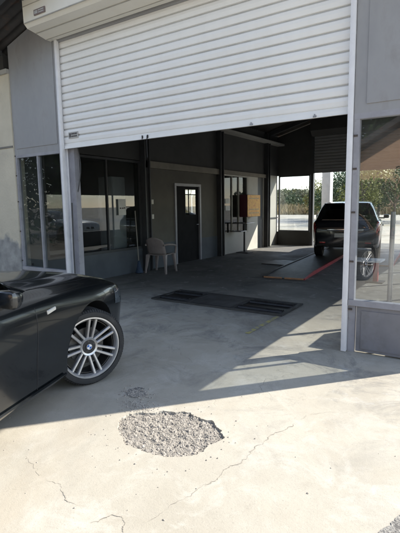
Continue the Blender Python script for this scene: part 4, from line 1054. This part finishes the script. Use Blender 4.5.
TR = [(279, 78, 3.9, 2.6, 3, 'broad dusty tree at the left of the row beyond the rear field'), (288, 92, 4.4, 3.0, 0, 'olive coloured tree seen through the rear side window'),
      (296, 80, 2.8, 2.6, 1, 'low dark bushy tree beyond the dry grass'), (305, 84, 4.6, 2.9, 3, 'dusty rounded tree just left of the white pillar'),
      (317, 46, 4.2, 1.7, 2, 'bright yellow green tree behind the white pillar'), (335, 40, 4.6, 2.3, 1, 'dark green tree right of the white pillar'),
      (350, 44, 7, 2.8, 1, 'dark full tree behind the white post of the right bay'), (361, 34, 5.4, 2.0, 2, 'light green leafy tree in the left of the right window'),
      (377, 38, 6.0, 2.3, 1, 'deep green tree in the middle of the right window'), (394, 36, 5.6, 2.2, 0, 'olive tree at the right edge of the photo'), (412, 40, 7, 2.8, 1, 'dark tree just past the right edge'),
      (268, 85, 5, 2.8, 1, 'dark tree behind the office wing')]
for i, (px, Y, h, r, k, lb) in enumerate(TR):
    tree(spot(px, Y), Y, h, r, LEAF[k], 100+i, lb, 6000 if Y < 50 else 3200, .10 if Y < 50 else .19, low_=.12)
# dry grass bank
DRY = mat('dry_straw_grass', (.40, .31, .17), (.27, .21, .115), .6, .9, c3=(.2, .19, .08), s3=.5, t3=(.52, .66))
mb = MB(); rg = random.Random(5)
for _ in range(15000):
    y = 62+12*rg.random()**1.3; x = rg.uniform(-70, -6); hgt = rg.uniform(.5, 1.5)*(1+.5*mnoise.noise(Vector((x*.2, y*.2, 0)))); a = rg.uniform(0, 3.14); wd = rg.uniform(.1, .28)
    dx, dy = math.cos(a)*wd, math.sin(a)*wd; l = rg.uniform(-.3, .3)
    mb.add([(x-dx, y-dy, -.02), (x+dx, y+dy, -.02), (x+l, y+l, hgt)], [(0, 1, 2)])
tag(mb.build('dry_grass', DRY), kind='stuff', label='tall straw coloured dry grass beyond the sunlit ground at the back', cat='grass')
# distant wood
mb = MB()
for _ in range(9000):
    x = rg.uniform(-220, 60); y = rg.uniform(130, 175); top = 5.5+2.5*mnoise.noise(Vector((x*.06, y*.03, 0))); z = top*rg.random()**.6; s = rg.uniform(.5, 1.4)
    u = Vector((rg.gauss(0, 1), rg.gauss(0, 1), rg.gauss(0, 1))).normalized(); q = u.orthogonal(); c = Vector((x, y, z))
    mb.add([c-u*s, c+q*s*.6, c+u*s, c-q*s*.6], [(0, 1, 2, 3)])
tag(mb.build('distant_wood', LEAF[3]), kind='stuff', label='hazy line of far trees behind the dry field', cat='wood')

# house across the yard (seen mirrored in the right window)
hs = thing('house', (-4, -13, 0), 'peach rendered house with a dark overhanging gable roof across the yard', 'house')
PEACH = mat('peach_render', (.55, .36, .24), (.47, .30, .20), .9, .9, bump=.2, bscale=30)
mb = MB(); mb.prism([(-7.6, 0), (7.6, 0), (7.6, 2.75), (0, 7.1), (-7.6, 2.75)], 'y', -20, -13); mb.build('wall', PEACH, hs)
mb = MB(); mb.prism([(-8.5, 2.25), (0, 7.12), (8.5, 2.25), (8.5, 2.5), (0, 7.4), (-8.5, 2.5)], 'y', -20.6, -12.0); mb.build('roof', ROOFM, hs)
for x in (-5.6, 2.6):
    mb = MB(); mb.box(x-.05, x+1.15, -13.02, -12.96, .9, 2.2); wn = mb.build('window', WFRM, hs)
    mb = MB(); mb.box(x+.03, x+1.07, -12.96, -12.95, .98, 2.12); mb.build('pane', CGLS, wn)
for i, (x, y, h, r) in enumerate(((-7.4, -10.9, 2.6, 1.1), (-5.9, -11.0, 3.2, 1.2), (-4.4, -10.8, 2.7, 1.1), (-3.0, -11.0, 3.5, 1.25), (-1.5, -10.9, 2.9, 1.1), (0, -11, 2.5, 1.1))):
    tree(x, y, h, r, LEAF[1-i % 2], 300+i, ('leftmost', 'second', 'third', 'tallest', 'fifth', 'rightmost')[i]+' leafy shrub of the row before the peach house opposite', 2600, .10, 'shrubs along the peach house', .03)
for i, (x, y, h, r) in enumerate(((-14, -24, 12, 5), (-5, -26, 14, 6), (4, -25, 12, 5), (12, -18, 10, 4.5), (-20, -16, 10, 4.5), (-17, -4.5, 8, 4.2), (-19, 1.5, 8, 4.2))):  # last two are unseen, added to darken the left window's reflection
    tree(x, y, h, r, LEAF[1], 320+i, ('large dark tree to the left behind the peach house', 'tallest dark tree directly behind the peach house', 'large dark tree to the right behind the peach house', 'dark tree at the right of the yard', 'dark tree at the far left of the yard', 'low spreading tree added out of view at the left of the yard to darken the left window reflection', 'spreading tree added out of view beside the cream wing to darken the left window reflection')[i], 9000, (.22, .34, .22, .22, .22, .17, .17)[i], 'trees round the yard', .15 if i < 5 else .04)
